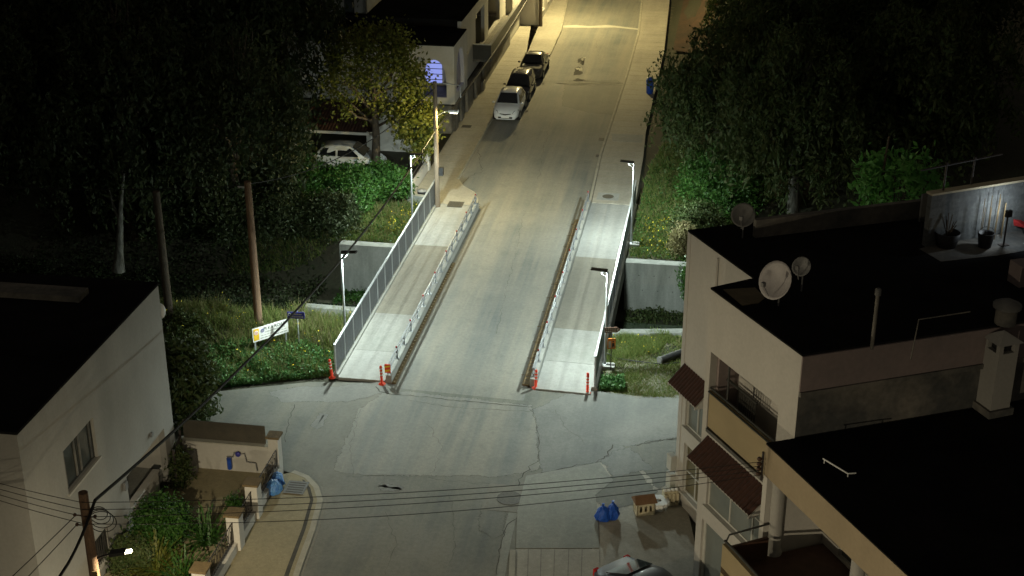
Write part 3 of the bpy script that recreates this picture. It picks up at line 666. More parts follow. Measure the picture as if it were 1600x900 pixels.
# ------------------------------------------------------------------ retaining walls
def rwall(label, pts, z0, z1, th_, number=None):
    m = MB()
    pr = [np.array(q, float) for q in pts]; off = []
    for i in range(len(pr)):
        dd = pr[min(i+1, len(pr)-1)]-pr[max(i-1, 0)]; dd /= np.linalg.norm(dd); off.append(pr[i]+np.array((-dd[1], dd[0]))*th_)
    for i in range(len(pr)-1): m.prism([tuple(pr[i]), tuple(pr[i+1]), tuple(off[i+1]), tuple(off[i])], z0, z1)
    c = pts[0]; th = thing('retaining_wall', label, 'wall', W(0, 0, 0), RZ, 'concrete walls of the stream')
    m.build('wall_face', M['wallc'], th)
    return th
rwall('stained concrete stream wall rising below the lamp post at the mesh fence', [(-8.75, 13.8), (-5.2, 13.8)], -2.8, .12, .55)
rw = rwall('stained concrete stream wall marked with a 3 beside the pale house corner', [(5.9, 13.75), (14, 13.75)], -2.8, .1, .55)
text('3', .42, M['grey'], rw, (6.35, 13.735, -.7), (PI/2, 0, 0), 'number')
m = MB()
for k in range(6):
    for z in (-.55, -1.35): m.lathe([(.035, 0), (.03, .02)], 6, (6.6+k*.75+(.2 if z < -1 else 0), 13.745, z))
m.build('tie_holes', M['crack'], rw)
rwall('short concrete stub of wall in the weeds by the near lamp post', [(-5.2, 6.1), (-8.2, 6.2)], -2.8, .3, .4)
rwall('pale curved concrete wall edge above the trail sign grass', [(14, 7.2), (9, 6.55), (7.6, 6.3), (6.2, 6.05), (5.9, 5.95)], -2.8, .12, .45)
rwall('low concrete wall end at the pavement behind the small lidded bucket', [(-6.7, 20.6), (-4.99, 20.15)], -.4, .45, .3)
# ------------------------------------------------------------------ covers, bin, bags, planters
def cover(name, label, u, v, z, w, l, mt, round_=False, rim=None):
    s, t = toR(P(u, v)); th = thing(name, label, 'cover', W(s, t, z), RZ, 'drain and manhole covers')
    if round_: MB().lathe([(w, 0), (w, .012)], 20, smooth=False).build('lid', M[mt], th)
    else:
        m = MB().box(-w, w, -l, l, 0, .012)
        m.build('lid', M[mt], th)
        m = MB()
        for k in range(5): m.box(-w*.8, w*.8, -l*.8+k*l*.36, -l*.8+k*l*.36+l*.12, .012, .016)
        m.build('slots', M['crack'], th)
    if rim: MB().box(-w*1.9, w*1.9, -l*1.9, l*1.9, -.006, -.001).build('surround', M[rim], th)
cover('drain_cover', 'square rusty drain grate on the pavement by the pale pole', 712, 322, .102, .42, .42, 'drain')
cover('manhole_cover', 'oval dark manhole lid set in a pale concrete square', 950, 310, .112, .32, .3, 'drain', True, 'concrete_new')
cover('drain_cover', 'farther of two small drain grates along the kerb past the bridge', 943, 218, .01, .3, .24, 'drain')
cover('drain_cover', 'nearer of two small drain grates along the kerb past the bridge', 938, 244, .01, .27, .22, 'drain')
cover('drain_cover', 'smooth grey steel plate in the tan pavement by the blue rubbish', 463, 766, .115, .38, .42, 'plate')
cover('manhole_cover', 'round worn manhole lid at the road edge by the broken kerb', 796, 779, .016, .46, .46, 'drain', True, 'concrete_tan')
cover('drain_cover', 'dark drain grate on the pavement before the arched house', 729, 200, .102, .3, .26, 'drain')
s_, t_ = toR(P(1015, 148)); bn = thing('litter_bin', 'tall blue litter bin with a round lid on the far pavement', 'bin', W(s_, t_, .1), RZ)
MB().lathe([(.2, 0), (.24, .05), (.26, .8), (.26, .82)], 16).build('body', M['blue'], bn)
MB().lathe([(.28, .82), (.29, .9), (.22, 1.08), (.08, 1.13)], 16).build('lid', M['blue'], bn)
MB().box(-.17, .17, -.3, -.24, .84, .98).build('opening', M['dark'], bn)
def bag(label, loc, r, h, mt, group, rz=0.0, tied=True):
    th = thing('rubbish_bag', label, 'bag', loc, rz, group)
    m = MB(); n = 18; prof = [(.6, 0), (.95, .08), (1.06, .25), (1.0, .45), (.82, .64), (.5, .8), (.2, .9)] if tied else [(.7, 0), (1., .15), (1., .4), (.85, .7), (.5, .95), (.1, 1.0)]
    vs = []
    for i, (q, z) in enumerate(prof):
        for j in range(n):
            w = 1+.1*math.sin(j*2.1+i*.8)+random.uniform(-.13, .13); vs.append((r*q*w*math.cos(2*PI*j/n), r*q*w*math.sin(2*PI*j/n), h*z+random.uniform(-.02, .02)*(i > 0)))
    m.add(vs, [(i*n+j, i*n+(j+1) % n, (i+1)*n+(j+1) % n, (i+1)*n+j) for i in range(len(prof)-1) for j in range(n)], False)
    m.add(vs[-n:], [tuple(range(n))]); m.build('sack', M[mt], th)
    if tied: MB().lathe([(.05, h*.86), (.025, h*.95), (.045, h*1.0), (.055, h*1.06)], 7).build('knot', M[mt], th)
bag('dark blue tied rubbish bag nearer the pale concrete slab', P(942, 812, .036), .25, .62, 'bluebag', 'blue rubbish bags')
bag('dark blue tied rubbish bag nearer the house shaped planter', P(957, 810, .036), .22, .68, 'bluebag', 'blue rubbish bags', 1.3)
bag('bulging pale blue rubbish bag, front one slumped against the railed wall', P(428, 770, .1), .3, .5, 'bluebag_pale', 'blue rubbish bags', 0, False)
bag('bulging blue rubbish bag tucked behind the slumped one at the wall corner', P(434, 758, .1), .25, .52, 'bluebag_pale', 'blue rubbish bags', 2, False)
# house shaped planter, white drum and ribbed block
hp = thing('garden_lantern', 'cream house shaped garden lantern with a small clay roof on the forecourt', 'lantern', P(1006, 800, .036), rad(12))
m = MB()
m.wall((-.33, -.24), (.33, -.24), 0, .5, .06, [(.1, .2, .14, .38), (.28, .38, .14, .38), (.46, .56, .14, .38)])
m.wall((.33, -.24), (.33, .24), 0, .5, .06, [(.16, .32, .14, .38)]); m.wall((.33, .24), (-.33, .24), 0, .5, .06); m.wall((-.33, .24), (-.33, -.24), 0, .5, .06, [(.16, .32, .14, .38)])
m.build('body', M['cream'], hp)
MB().add([(-.4, -.3, .5), (.4, -.3, .5), (.4, .3, .5), (-.4, .3, .5), (-.36, 0, .72), (.36, 0, .72)], [(0, 1, 5, 4), (2, 3, 4, 5), (1, 2, 5), (3, 0, 4), (3, 2, 1, 0)]).build('roof', M['clay'], hp)
dr = thing('concrete_drum', 'white scalloped concrete drum with a dark hole between the two cream blocks', 'drum', P(1029, 795, .036), 0)
m = MB(); n = 24
prof = [(.2, 0), (.22, .16), (.36, .2), (.36, .36), (.1, .36), (.09, .2)]
vs = [(r*(1+(.05 if j % 2 else -.03)*(r > .15))*math.cos(2*PI*j/n), r*(1+(.05 if j % 2 else -.03)*(r > .15))*math.sin(2*PI*j/n), z) for r, z in prof for j in range(n)]
m.add(vs, [(i*n+j, i*n+(j+1) % n, (i+1)*n+(j+1) % n, (i+1)*n+j) for i in range(len(prof)-1) for j in range(n)])
m.build('ring', M['white'], dr); MB().lathe([(.11, .17), (.11, .2)], 16).build('hole', M['dark'], dr)
kb = thing('ribbed_block', 'cream ribbed concrete block against the building corner', 'block', P(1047, 787, .036), rad(10))
m = MB().box(-.26, .26, -.15, .2, 0, .12).box(-.26, .26, -.1, .2, .12, .55)
for k in range(4): m.box(-.26+k*.15, -.18+k*.15, -.18, -.1, .12, .5)
m.build('body', M['cream'], kb, bevel=.012)
m = MB()
for k in range(4): m.ball((-.21+k*.14, -.02, .6), .07, 8, 6)
m.build('knobs', M['white'], kb)
bk = thing('bucket', 'small black lidded bucket on the pavement behind the mesh fence', 'bucket', W(21.3, -6.05, .1), 0)
MB().lathe([(.22, 0), (.26, .35)], 14).build('tub', M['black'], bk); MB().lathe([(.28, .35), (.28, .4), (.05, .44)], 14).build('lid', M['grey'], bk)
# finial wall
fw = thing('garden_wall', 'low pale garden wall with a dark rail and a ball topped pillar by the pavement', 'wall', W(21.4, -6.75, .1), RZ)
MB().box(-.12, .12, 0, 4.2, -.1, .55).build('wall_base', M['plasterw'], fw)
pr = MB().box(-.2, .2, 4.2, 4.6, -.1, 1.35).build('pillar', M['plasterw'], fw, bevel=.02)
MB().lathe([(.24, 1.35), (.24, 1.42), (.1, 1.45), (.08, 1.6), (.13, 1.65)], 12, (0, 4.4, 0)).ball((0, 4.4, 1.82), .19, 14, 10).build('ball_finial', M['plasterw'], pr)
MB().tube([(.22, 4.4, 1.15), (.4, 4.4, 1.3), (.42, 4.4, 1.5)], .04, 6).ball((.4, 4.4, 1.3), .1, 8, 6).build('bracket', M['plasterw'], pr)
MB().tube([(0, 0, .95), (0, 4.2, .95)], .035, 6).tube([(0, 0, .7), (0, 4.2, .7)], .03, 6).build('rail', M['iron'], fw)
MB().box(-.2, .2, -.35, -.01, -.1, 1.0).build('pillar', M['plasterw'], fw, bevel=.02)
# ------------------------------------------------------------------ cars
def car(label, loc, rz, mt, kind='hatch', Lc=3.95, wd=.85, hc=1.5, group='parked cars', light_mt='lampglass'):
    th = thing('parked_car', label, 'car', loc, rz, group)
    h2 = Lc/2
    if kind == 'hatch': top = [(-h2, .62, .80), (-h2+.12, .86, .92), (-h2+.7, .95, .97), (-.2, .95, .97), (.72, .93, .96), (1.3, .86, .93), (h2-.28, .72, .8), (h2-.05, .56, .62), (h2, .45, .5)]
    else: top = [(-h2, .6, .72), (-h2+.12, .86, .95), (-h2+.75, .93, .99), (-.4, .93, .97), (.72, .91, .95), (1.25, .85, .93), (h2-.3, .73, .82), (h2-.06, .58, .64), (h2, .46, .5)]
    secs = []
    for i, (y, zs, zc) in enumerate(top):
        e = min(1.0, (h2-abs(y))/.55+.0); w = wd*(.8+.2*math.sqrt(max(0, e)))
        secs.append([(0, y, .2), (w*.82, y, .2), (w*.97, y, .32), (w, y, .52 if zs > .6 else zs*.8), (w*.985, y, zs-.06), (w*.93, y, zs), (w*.7, y, zc-.01), (0, y, zc)])
    m = MB(); n = len(secs[0])
    for sx in (1, -1):
        vs = [(sx*x, y, z) for sec in secs for x, y, z in sec]
        fs = [(i*n+j, i*n+j+1, (i+1)*n+j+1, (i+1)*n+j) for i in range(len(secs)-1) for j in range(n-1)]
        if sx > 0: fs = [f[::-1] for f in fs]
        m.add(vs, fs, True)
    for sec, fl in ((secs[0], False), (secs[-1], True)):
        ring = [(x, y, z) for x, y, z in sec]+[(-x, y, z) for x, y, z in sec[::-1][1:-1]]
        m.add(ring, [tuple(range(len(ring)))[::(1 if fl else -1)]])
    bodyo = m.build('body', M[mt], th)
    # cabin
    zb = .93; yw0, yw1 = 1.05, .3
    if kind == 'hatch': yr1, yr0 = -h2+.62, -h2+.16
    elif kind == 'suv': yr1, yr0 = -h2+.4, -h2+.14
    else: yr1, yr0 = -.62, -1.6
    wb, wt = wd*.94, wd*.72; zr = hc
    st = [(yw0, wb, zb, zb+.02), (yw1, wt, zb, zr-.05), (0, wt*1.02, zb, zr), ((yr1+0)/2, wt*1.02, zb, zr), (yr1, wt*.96, zb, zr-.07), (yr0, wb*.95, zb, zb+.03)]
    m = MB()
    rows = []
    for (y, w, z0, z1) in st:
        wbx = wb if y != yr0 else wb*.95
        rows.append([(-wbx, y, z0-.03), (-w, y, z1), (-w*.6, y, z1+.035), (0, y, z1+.05), (w*.6, y, z1+.035), (w, y, z1), (wbx, y, z0-.03)])
    vs = [q for r_ in rows for q in r_]; n = 7
    m.add(vs, [(i*n+j, i*n+j+1, (i+1)*n+j+1, (i+1)*n+j) for i in range(len(rows)-1) for j in range(n-1)], True)
    m.build('cabin', M[mt], th)
    def pane(name, A, B, C, D, off, k=.08):
        A, B, C, D = (np.array(q, float) for q in (A, B, C, D)); c = (A+B+C+D)/4; nn = np.cross(B-A, D-A); nn /= np.linalg.norm(nn)
        if np.dot(nn, c-np.array((0, 0, .8))) < 0: nn = -nn
        q = [x+(c-x)*k+nn*off for x in (A, B, C, D)]; q2 = [x-nn*.03 for x in q]
        MB().add(q+q2, [(0, 1, 2, 3), (7, 6, 5, 4), (0, 4, 5, 1), (1, 5, 6, 2), (2, 6, 7, 3), (3, 7, 4, 0)]).build(name, M['carglass'], th)
    pane('windscreen', (-wb*.93, yw0, zb+.03), (wb*.93, yw0, zb+.03), (wt*.95, yw1, zr-.03), (-wt*.95, yw1, zr-.03), .075)
    pane('rear_window', (-wb*.88, yr0, zb+.05), (wb*.88, yr0, zb+.05), (wt*.9, yr1, zr-.05), (-wt*.9, yr1, zr-.05), .075, .1)
    for sx in (1, -1):
        ym = (yw1+yr1)/2
        pane('side_window', (sx*(wb-.005), yw0-.22, zb+.03), (sx*(wb-.005), ym+.03, zb+.03), (sx*(wt+.005), ym+.03, zr-.05), (sx*(wt), yw1-.04, zr-.06), .012, .06)
        pane('side_window', (sx*(wb-.005), ym-.03, zb+.03), (sx*(wb*.965), yr0+.22, zb+.05), (sx*(wt), yr1+.04, zr-.1), (sx*(wt+.005), ym-.03, zr-.05), .012, .06)
        MB().ball((sx*(wd+.1), .78, .98), .1, 10, 6, (1, .6, .7)).build('mirror', M[mt], th)
        hl = MB().add([(sx*wd*.5, h2-.03, .56), (sx*wd*.9, h2-.28, .62), (sx*wd*.96, h2-.5, .75), (sx*wd*.62, h2-.2, .72),
                       (sx*wd*.5, h2-.13, .56), (sx*wd*.86, h2-.36, .62), (sx*wd*.9, h2-.55, .73), (sx*wd*.6, h2-.3, .7)],
                      [(0, 1, 2, 3), (7, 6, 5, 4), (0, 4, 5, 1), (1, 5, 6, 2), (2, 6, 7, 3), (3, 7, 4, 0)])
        o = hl.build('headlight', M[light_mt], th); o.location = (sx*.02, .035, .02)
        MB().box(sx*wd*.72-.1, sx*wd*.72+.1, -h2-.015, -h2+.15, .62, .9).build('tail_light', M['tail'], th, bevel=.03)
        for y in (h2-.75, -h2+.68):
            wh = MB().tube([(sx*(wd-.19), y, .3), (sx*(wd+.012), y, .3)], .3, 18).build('wheel', M['tyre'], th)
            MB().tube([(sx*(wd-.05), y, .3), (sx*(wd+.024), y, .3)], .19, 14).build('rim', M['rim'], wh)
            MB().tube([(sx*(wd-.2), y, .31), (sx*(wd+.005), y, .31)], .345, 18).build('wheel_arch', M['black'], th)
    MB().box(-wd*.55, wd*.55, h2-.06, h2+.012, .25, .38).build('lower_grille', M['black'], th, bevel=.02)
    MB().add([(-wd*.45, h2+.0, .55), (0, h2+.03, .48), (wd*.45, h2+.0, .55), (wd*.4, h2-.02, .59), (0, h2+.0, .56), (-wd*.4, h2-.02, .59)], [(0, 1, 4, 5), (1, 2, 3, 4)]).build('grille', M['black'], th)
    MB().box(-.26, .26, h2+.014, h2+.03, .31, .42).build('number_plate', M['white'], th)
    MB().box(-.26, .26, -h2-.03, -h2-.005, .5, .61).build('number_plate', M['white'], th)
    return th
car('small white hatchback facing the camera, first in the kerbside row', W(37.75, -3.72, 0), RZ+PI, 'carwhite')
car('black boxy car between the white hatchback and the sedan', W(42.0, -3.68, 0), RZ+PI, 'cardark', 'suv', 4.1, .85, 1.55)
car('dark sedan with a lit pale roof, last in the kerbside row', W(47.8, -3.55, 0), RZ+PI, 'cargold', 'sedan', 4.4, .87, 1.42)
s_, t_ = toR(P(550, 264)); car('white hatchback parked sideways under the tiled carport behind the tree', W(s_, t_-.1, .05), RZ-PI/2, 'carwhite', 'hatch', 4.1, .88, 1.5)
cb = np.array((3.2, 38.8)); e1 = np.array((.57, -.82)); cc = cb+e1*2.15
car('grey blue saloon seen from its rounded boot beside the ground floor windows', (cc[0], cc[1], .04), math.atan2(e1[1], e1[0])-PI/2, 'carsilver', 'sedan', 4.3, .87, 1.45)
# ------------------------------------------------------------------ buildings
def window(parent, a, e, n, u0, u1, z0, z1, depth=.1, cols=2, rows=1, mt='glass_pale', fr='frame', sill=True, fw=.05, splits=None):
    """window in a wall: a = wall start, e = along, n = outward normal"""
    a = np.array(a[:2], float); e = np.array(e, float); n = np.array(n, float)
    def Q(u, z, d): q = a+e*u+n*d; return np.array((q[0], q[1], z))
    E3 = np.array((e[0], e[1], 0)); N3 = np.array((n[0], n[1], 0)); Z = np.array((0, 0, 1.))
    def bar(m, ua, ub, za, zb, d0, d1): m.obox((Q(ua, za, d0)+Q(ub, zb, d1))/2, E3*(ub-ua)/2, N3*(d1-d0)/2, Z*(zb-za)/2)
    m = MB(); d0, d1 = -depth-.03, -depth+.03
    bar(m, u0, u0+fw, z0, z1, d0, d1); bar(m, u1-fw, u1, z0, z1, d0, d1); bar(m, u0+fw, u1-fw, z0, z0+fw, d0, d1); bar(m, u0+fw, u1-fw, z1-fw, z1, d0, d1)
    for k in range(1, cols): q = u0+(u1-u0)*k/cols; bar(m, q-fw*.4, q+fw*.4, z0+fw, z1-fw, d0, d1)
    for q in (splits or [k/rows for k in range(1, rows)]):
        zz = z0+(z1-z0)*q; bar(m, u0+fw, u1-fw, zz-fw*.35, zz+fw*.35, d0+.01, d1+.004)
    w = m.build('window', M[fr], parent)
    m = MB(); bar(m, u0+.01, u1-.01, z0+.01, z1-.01, -depth-.02, -depth-.005); m.build('pane', M[mt], w)
    if sill: m = MB(); bar(m, u0-.08, u1+.08, z0-.07, z0-.002, -depth, .08); m.build('sill', M['plasterw'], w)
    return w
# --- flat roofed house in the near corner
hz = thing('flat_roof_house', 'cream house with flat black roof and shuttered upper window beside the wrapped pole', 'house', W(-18.85, -8.95, 0), RZ)
Lh, Dh, Hh = 10.65, 14.0, 7.5
MB().wall((0, 0), (0, Lh), -.1, Hh, .25, [(2.42, 4.62, 4.05, 5.52), (6.4, 9.8, -.1, 2.2), (3.3, 4.62, .42, 1.45)]).build('front_wall', M['plaster'], hz)
MB().wall((-Dh, 0), (-.25, 0), -.1, Hh, .25).wall((-.25, Lh), (-Dh, Lh), -.1, Hh, .25).wall((-Dh, Lh), (-Dh, 0), -.1, Hh, .25).build('side_wall', M['plaster'], hz)
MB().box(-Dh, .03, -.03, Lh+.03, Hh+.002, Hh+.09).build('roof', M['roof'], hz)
MB().box(-6, -2, 8.6, 9.4, Hh+.09, Hh+.3).build('roof_ledge', M['grime'], hz)
w = window(hz, (0, 0), (0, 1), (1, 0), 2.42, 4.62, 4.05, 5.52, .14, 2, 1, 'glass', 'framedark')
m = MB()
for y in (2.55, 3.3, 3.62, 4.4): MB().box(-.13, -.1, y, y+.1, 4.12, 5.45).build('shutter', M['grime'], w)
w = window(hz, (0, 0), (0, 1), (1, 0), 3.3, 4.62, .42, 1.45, .12, 2, 1, 'glass', 'framedark')
m = MB()
for k in range(9): m.tube([(.03, 3.38+k*.14, .45), (.03, 3.38+k*.14, 1.42)], .012, 5)
m.build('window_grille', M['iron'], w)
pc = MB().box(-2.3, -.26, 6.2, 9.95, .0, .35).build('porch_floor', M['concrete'], hz)
MB().box(-2.5, -2.3, 6.2, 9.95, .0, 2.4).box(-2.3, -.26, 6.05, 6.2, 0, 2.4).box(-2.3, -.26, 9.95, 10.1, 0, 2.4).build('porch_wall', M['plasterw'], hz)
MB().box(-2.3, -.26, 6.2, 9.95, 2.22, 2.4).build('porch_ceiling', M['plaster'], hz)
MB().box(-.2, -.05, 6.45, 9.0, -.1, .85).box(-.24, .0, 6.42, 9.02, .85, .93).build('porch_parapet', M['plasterw'], hz)
MB().prism([(.03, 9.85), (.85, 9.9), (.85, 10.5), (.03, 10.55)], -.1, .95).build('step_block', M['grime'], hz)
MB().tube([(.04, 8.6, 2.62), (.1, 8.6, 2.62)], .1, 10).box(.03, .12, 6.0, 6.22, 1.9, 2.2).build('wall_fitting', M['grey'], hz)
ib = thing('insulator_rack', 'dark insulator bracket on the shaded side wall of the flat roofed house', 'insulator', W(-19.12, -9.9, 5.4), RZ)
MB().box(-.04, .04, -.02, .12, -.25, .7).build('bracket', M['iron'], ib)
for k in range(4): MB().lathe([(.05, 0), (.075, .05), (.04, .1)], 8, (.05, -.1, .55-.2*k)).build('insulator', M['brown'], ib)
wl = thing('wall_lamp', 'round white fitting on the far corner of the flat roofed house', 'lamp', W(-8.1, -9.1, 6.35), RZ)
MB().ball((0, .16, 0), .3, 12, 8, (.7, .6, 1)).build('shell', M['white'], wl); MB().box(-.05, .05, -.02, .1, -.4, -.1).build('bracket', M['iron'], wl)
# --- courtyard walls, pillars, gate
cw = thing('garden_wall', 'cream courtyard wall topped by a dark screen, carrying a water meter', 'wall', W(-8.0, -9.0, 0), RZ)
MB().box(.15, 3.6, -.12, .12, -.1, 1.15).build('wall_base', M['plasterw'], cw)
MB().box(.1, 3.62, -.15, .15, 1.152, 1.2).build('coping', M['joint'], cw)
MB().box(.3, 3.45, .06, .1, 1.202, 1.95).build('screen', M['screen'], cw)
MB().box(3.62, 4.0, -.2, .2, -.1, 1.6).build('pillar', M['plasterw'], cw); MB().box(3.56, 4.06, -.26, .26, 1.602, 1.68).build('cap', M['rust'], cw)
wm = thing('water_meter', 'blue water filter and meter on thin pipes against the courtyard wall', 'meter', W(-8.14, -6.6, .2), RZ)
MB().lathe([(.07, .0), (.09, .05), (.09, .4), (.1, .45)], 10, (-.3, -.12, 0)).build('filter', M['blue'], wm); MB().ball((.05, -.1, .65), .11, 10, 8, (1, .6, 1)).build('dial', M['signblue'], wm)
MB().tube([(-.4, -.1, .5), (-.15, -.1, .52), (-.1, -.1, .7), (.05, -.1, .62), (.3, -.1, .7), (.36, -.1, .35), (.7, -.1, .33), (.74, -.1, 0)], .02, 6).build('pipe', M['grey'], wm)
fwl = thing('railing_wall', 'cream street wall with two capped pillars and black iron railings beside the tan pavement', 'wall', W(-8.2, -5.05, 0), RZ)
MB().box(-.12, .12, -9, -.1, -.1, .42).build('wall_base', M['plasterw'], fwl)
ppos = (-2.75, -4.7, -7.9)
for y in ppos:
    pr = MB().box(-.22, .22, y-.22, y+.22, -.1, 1.42).build('pillar', M['plasterw'], fwl); MB().box(-.28, .28, y-.28, y+.28, 1.422, 1.5).build('cap', M['rust'], pr)
for y0, y1 in ((-2.5, -.15), (-4.45, -3.0), (-7.65, -4.95)):
    m = MB(); n = int((y1-y0)/.13)
    for k in range(n+1):
        y = y0+(y1-y0)*k/n; m.tube([(0, y, .45), (0, y, 1.22)], .011, 5)
        if k % 2 == 0 and k < n: m.tube([(0, y+.065+.05*math.cos(q), .85+.16*math.sin(q)) for q in np.linspace(0, 6.28, 9)], .009, 4)
    m.tube([(0, y0, 1.22), (0, y1, 1.22)], .022, 6); m.tube([(0, y0, .5), (0, y1, .5)], .016, 5); m.build('iron_railing', M['iron'], fwl)
gt = thing('metal_gate', 'dark metal gate standing open by the porch corner of the courtyard', 'gate', W(-8.15, -8.75, .05), RZ+rad(-78))
MB().box(0, 1.5, -.02, .02, .08, 1.35).build('gate_panel', M['framedark'], gt); MB().box(0, .06, -.04, .04, .02, 1.6).box(1.44, 1.5, -.04, .04, .02, 1.6).box(.06, 1.44, -.03, .03, 1.352, 1.42).build('gate_frame', M['iron'], gt)
# --- house block on the opposite corner
c1 = np.array((5.82, 44.07)); inn = np.array((7.4, 40.13)); c2 = np.array((5.98, 39.41)); c3 = np.array((7.91, 34.93)); eR = np.array((.954, .3)); HR = 10.33
ap = thing('apartment_block', 'pale apartment block with a flat black roof, tiled window awnings and a tan fronted loggia', 'building', (c1[0], c1[1], 0))
l = lambda q: tuple(np.array(q[:2])-c1)
f1 = (inn-c1)/np.linalg.norm(inn-c1); f2 = (c3-c2)/np.linalg.norm(c3-c2); n1 = np.array((-f1[1], f1[0]))*-1; n2 = np.array((-f2[1], f2[0]))*-1
cB = c1+eR*19; cN = c3+eR*19
MB().wall(l(c1), l(inn), -.1, HR, .25, [(.5, 1.95, 3.25, 4.75), (.55, 2.05, .62, 2.6)]).build('front_wall', M['plasterw'], ap)
MB().wall(l(c2), l(c3), -.1, HR, .25, [(.25, 4.0, 5.72, 8.34), (.5, 4.3, 3.0, 4.75), (.35, 1.7, .1, 2.4)]).build('loggia_wall', M['plasterw'], ap)
MB().wall(l(inn+f1*.0), l(c2), -.1, HR, .25).wall(l(cB), l(c1), -.1, HR, .25).wall(l(cN), l(cB), -.1, HR, .25).build('side_wall', M['plasterw'], ap)
MB().wall(l(c3), l(cN), -.1, 9.25, .25).build('end_wall', M['grime'], ap)
m = MB(); nS = np.array((eR[1], -eR[0]))
MB().wall(l(c3+nS*.06-eR*.0), l(cN+nS*.06), 9.252, HR+.002, .3).build('end_parapet', M['purple'], ap)
MB().wall(l(c3+nS*.12), l(cN+nS*.12), 9.1, 9.25, .12).build('ledge', M['grime'], ap)
rp = [l(c1), l(inn), l(c2), l(c3), l(cN), l(cB)]
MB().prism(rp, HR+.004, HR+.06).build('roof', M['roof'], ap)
window(ap, l(c1), f1, n1, .5, 1.95, 3.25, 4.75, .12, 2, 1, 'glass_pale', 'frame', True, .06)
window(ap, l(c1), f1, n1, .55, 2.05, .62, 2.6, .12, 2, 1, 'glass_tan', 'frame', True, .06, [.45])
window(ap, l(c2), f2, n2, .5, 4.3, 3.0, 4.75, .12, 3, 1, 'glass_pale', 'frame', True, .06, [.62])
window(ap, l(c2), f2, n2, .35, 1.7, .1, 2.4, .12, 1, 1, 'glass_pale', 'frame', False, .12)
def awning(a, f, n, u0, u1, zt, zb, out, lab):
    m = MB(); k = int((u1-u0)/.16)
    for i in range(k):
        ua = u0+(u1-u0)*i/k; ub = u0+(u1-u0)*(i+1)/k; q = []
        for j in range(5):
            for th in np.linspace(0, PI, 6):
                u = (ua+ub)/2+(ub-ua)/2*math.cos(PI-th); x = j/4; d = out*x; z = zt+(zb-zt)*x+.045*math.sin(th)-.012*(j % 2)
                p_ = np.array(a)+f*u+n*(d+.01); q.append((p_[0], p_[1], z))
        m.add(q, [(j*6+t, j*6+t+1, (j+1)*6+t+1, (j+1)*6+t) for j in range(4) for t in range(5)], True)
    m2 = MB(); A = np.array(a)
    for u in (u0, u1-.05):
        p0 = A+f*u+n*.01; p1 = A+f*(u+.05)+n*.01; p2 = A+f*u+n*out; p3 = A+f*(u+.05)+n*out
        m2.add([(*p0, zt-.06), (*p1, zt-.06), (*p3, zb-.06), (*p2, zb-.06), (*p0, zb-.1), (*p1, zb-.1), (*p3, zb-.1), (*p2, zb-.1)], [(0, 3, 2, 1), (4, 5, 6, 7), (0, 4, 7, 3), (1, 2, 6, 5), (2, 3, 7, 6), (0, 1, 5, 4)])
    q0 = A+f*u0; q1 = A+f*u1
    m2.add([(*(q0+n*.01), zt-.02), (*(q1+n*.01), zt-.02), (*(q1+n*out), zb-.02), (*(q0+n*out), zb-.02)], [(0, 1, 2, 3)])
    w = m.build('awning', M['tile'], ap); m2.build('awning_frame', M['plasterw'], w)
awning(l(c1), f1, n1, .25, 2.2, 5.55, 4.95, .62, '')
awning(l(c2), f2, n2, .35, 4.0, 5.45, 4.85, .72, '')
# loggia
MB().wall(l(c2+f2*.27-n2*1.0), l(c2+f2*4.2-n2*1.0), 5.5, 8.6, .15).build('loggia_back', M['plasterw'], ap)
MB().prism([l(c2+f2*.2-n2*.26), l(c2+f2*4.2-n2*.26), l(c2+f2*4.2-n2*.99), l(c2+f2*.2-n2*.99)], 5.5, 5.7).build('loggia_floor', M['purple'], ap)
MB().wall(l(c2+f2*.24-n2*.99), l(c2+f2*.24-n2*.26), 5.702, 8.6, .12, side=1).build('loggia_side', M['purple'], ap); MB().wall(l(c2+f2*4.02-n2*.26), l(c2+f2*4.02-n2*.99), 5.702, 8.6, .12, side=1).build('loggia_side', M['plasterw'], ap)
MB().prism([l(c2+f2*.2-n2*.26), l(c2+f2*4.2-n2*.26), l(c2+f2*4.2-n2*.99), l(c2+f2*.2-n2*.99)], 8.345, 8.5).build('loggia_ceiling', M['plasterw'], ap)
MB().wall(l(c2+f2*.27-n2*.03), l(c2+f2*3.98-n2*.03), 5.74, 7.0, .06).build('loggia_panel', M['plastery'], ap)
def P3(q, z): r_ = l(q); return (r_[0], r_[1], z)
m = MB().tube([P3(c2+f2*.27-n2*.06, 7.1), P3(c2+f2*3.98-n2*.06, 7.1)], .035, 6).tube([P3(c2+f2*.27+n2*.01, 6.98), P3(c2+f2*3.98+n2*.01, 6.98)], .03, 6)
m.tube([P3(c2+f2*1.2-n2*.09, 6.9), P3(c2+f2*1.2-n2*.09, 8.33)], .035, 6).build('loggia_rail', M['framedark'], ap)
m = MB()
for k in range(8): m.tube([P3(c2+f2*(1.25+k*.12)-n2*.5, 5.72), P3(c2+f2*(1.25+k*.12)-n2*.5, 7.35)], .03, 5)
m.tube([P3(c2+f2*.5-n2*.5, 7.4), P3(c2+f2*2.2-n2*.5, 7.4)], .05, 6).build('picket_rail', M['framedark'], ap)
MB().wall(l(c2+f2*.3+n2*.05), l(c2+f2*4.1+n2*.05), 5.6, 5.72, .09).build('loggia_ledge', M['grime'], ap)
